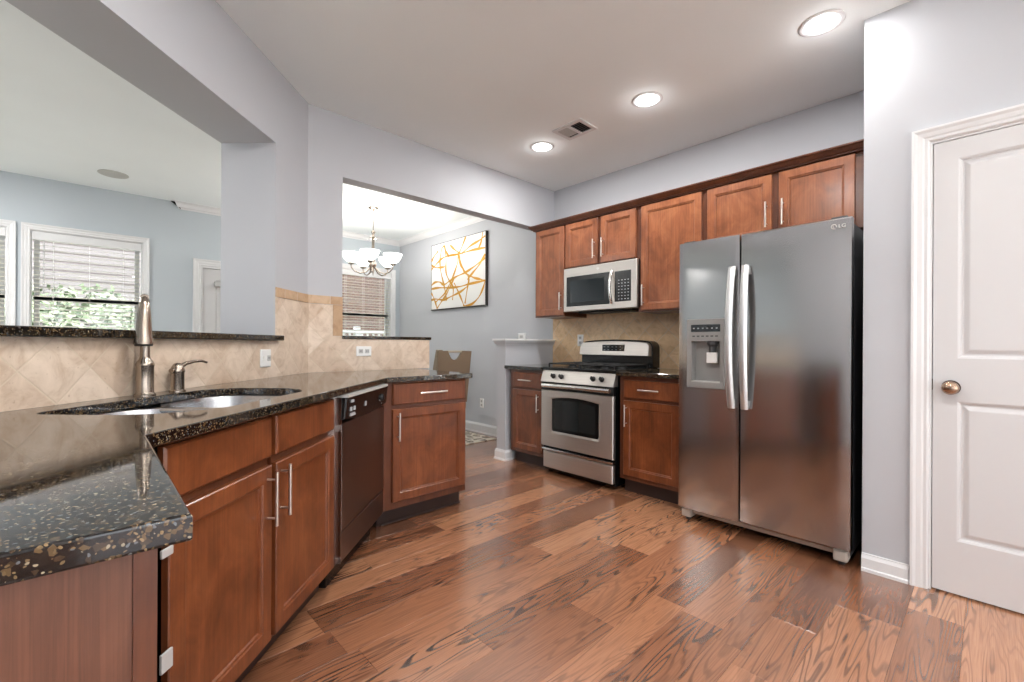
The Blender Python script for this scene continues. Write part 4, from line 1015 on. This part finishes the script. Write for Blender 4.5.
# ------------------------------------------------------------------ outdoors, seen through the blinds
def brick():
    m, nt, b = new_mat('neighbour_brick'); g = N(nt); tc = g.n('TexCoord').outputs['Object']
    br = g.n('TexBrick'); br.inputs['Scale'].default_value = 4; br.inputs['Color1'].default_value = s2l((124, 88, 76)); br.inputs['Color2'].default_value = s2l((100, 72, 63)); br.inputs['Mortar'].default_value = s2l((165, 152, 144)); br.inputs['Mortar Size'].default_value = .03
    g.l(g.mapping(tc, (1, 1, 1), (PI/2, 0, 0)), br.inputs['Vector']); g.l(br.outputs['Color'], b.inputs['Base Color']); b.inputs['Roughness'].default_value = .9; return m
ground = struct(box('ground', simple('grass', (70, 84, 52), .9), (-14, 14, -12, 22, -.30, -.12)))
struct(box('ground_bounce', simple('bounce_paving', (214, 212, 206), .8), (-14, 12, -14, YR-.15, -.118, -.02)))  # unseen pale paving added to bounce daylight through the rear glazing
struct(box('ground_bounce_side', simple('bounce_paving_side', (214, 212, 206), .8), (-14, XL-.15, YR-.1495, 3.5, -.118, -.02)))  # unseen side strip of the same added bounce surface
hs = thing('neighbour_house', 'brick and siding house wall seen outside through the window blinds', 'house', (0, 12, 0))
MB().box(1.5, 9.5, 0, 3, -.12, 6).build('brick_wall', brick(), hs)
MB().box(-6.5, 1.495, .2, 3, -.12, 6).build('siding_wall', simple('siding', (182, 170, 168), .7), hs)
m = MB()
for i in range(36): m.box(-6.5, 1.495, .175, .199, -.05+i*.17, .09+i*.17)
m.build('clapboard', simple('siding_board', (190, 178, 176), .7), hs)
fe = thing('white_railing', 'white picket railing outside the dining room window', 'railing', (0, 8.4, 0))
m = MB(); m.box(1.5, 6, -.03, .03, 1.32, 1.38); m.box(1.5, 6, -.03, .03, .35, .41); m.build('rail', MT['trim'], fe)
m = MB()
for i in range(38): m.box(1.55+i*.12, 1.585+i*.12, -.018, .018, .41, 1.32)
m.build('picket', MT['trim'], fe); m = MB(); [m.box(x, x+.1, -.05, .05, -.12, 1.45) for x in (1.5, 3.7, 5.9)]; m.build('post', MT['trim'], fe)
def bush(loc, r, label, seed):
    rn = random.Random(seed); m = MB()
    for i in range(3600):
        a, b_ = rn.random()*2*PI, math.acos(rn.uniform(-.3, 1)); rr = r*(.7+.35*rn.random()); c = Vector((rr*math.cos(a)*math.sin(b_)*1.3, rr*math.sin(a)*math.sin(b_), rr*math.cos(b_)+r*.4))
        u_ = Vector((rn.uniform(-1, 1), rn.uniform(-1, 1), rn.uniform(-1, 1))).normalized()*.07; v_ = u_.orthogonal().normalized()*.035
        k0 = len(m.v); m.v += [tuple(c-u_), tuple(c+v_), tuple(c+u_), tuple(c-v_)]; m.face([k0, k0+1, k0+2, k0+3])
    t = thing('garden_shrub', label, 'shrub', loc, 0, 'shrubs outside')
    m.build('foliage', bpy.data.materials.get('leaf') or simple('leaf', (112, 128, 98), .6), t)
    m = MB()
    for i in range(6): a = i*PI/3; m.tube([(0.02*math.cos(a), .02*math.sin(a), 0), (r*.5*math.cos(a), r*.4*math.sin(a), r*.9)], [.03, .01], 6)
    m.build('stem', bpy.data.materials.get('bark') or simple('bark', (90, 70, 54), .9), t)
bush((-.1, 10.1, -.12), 1.5, 'leafy green shrub outside the living room window left of the faucet', 3)
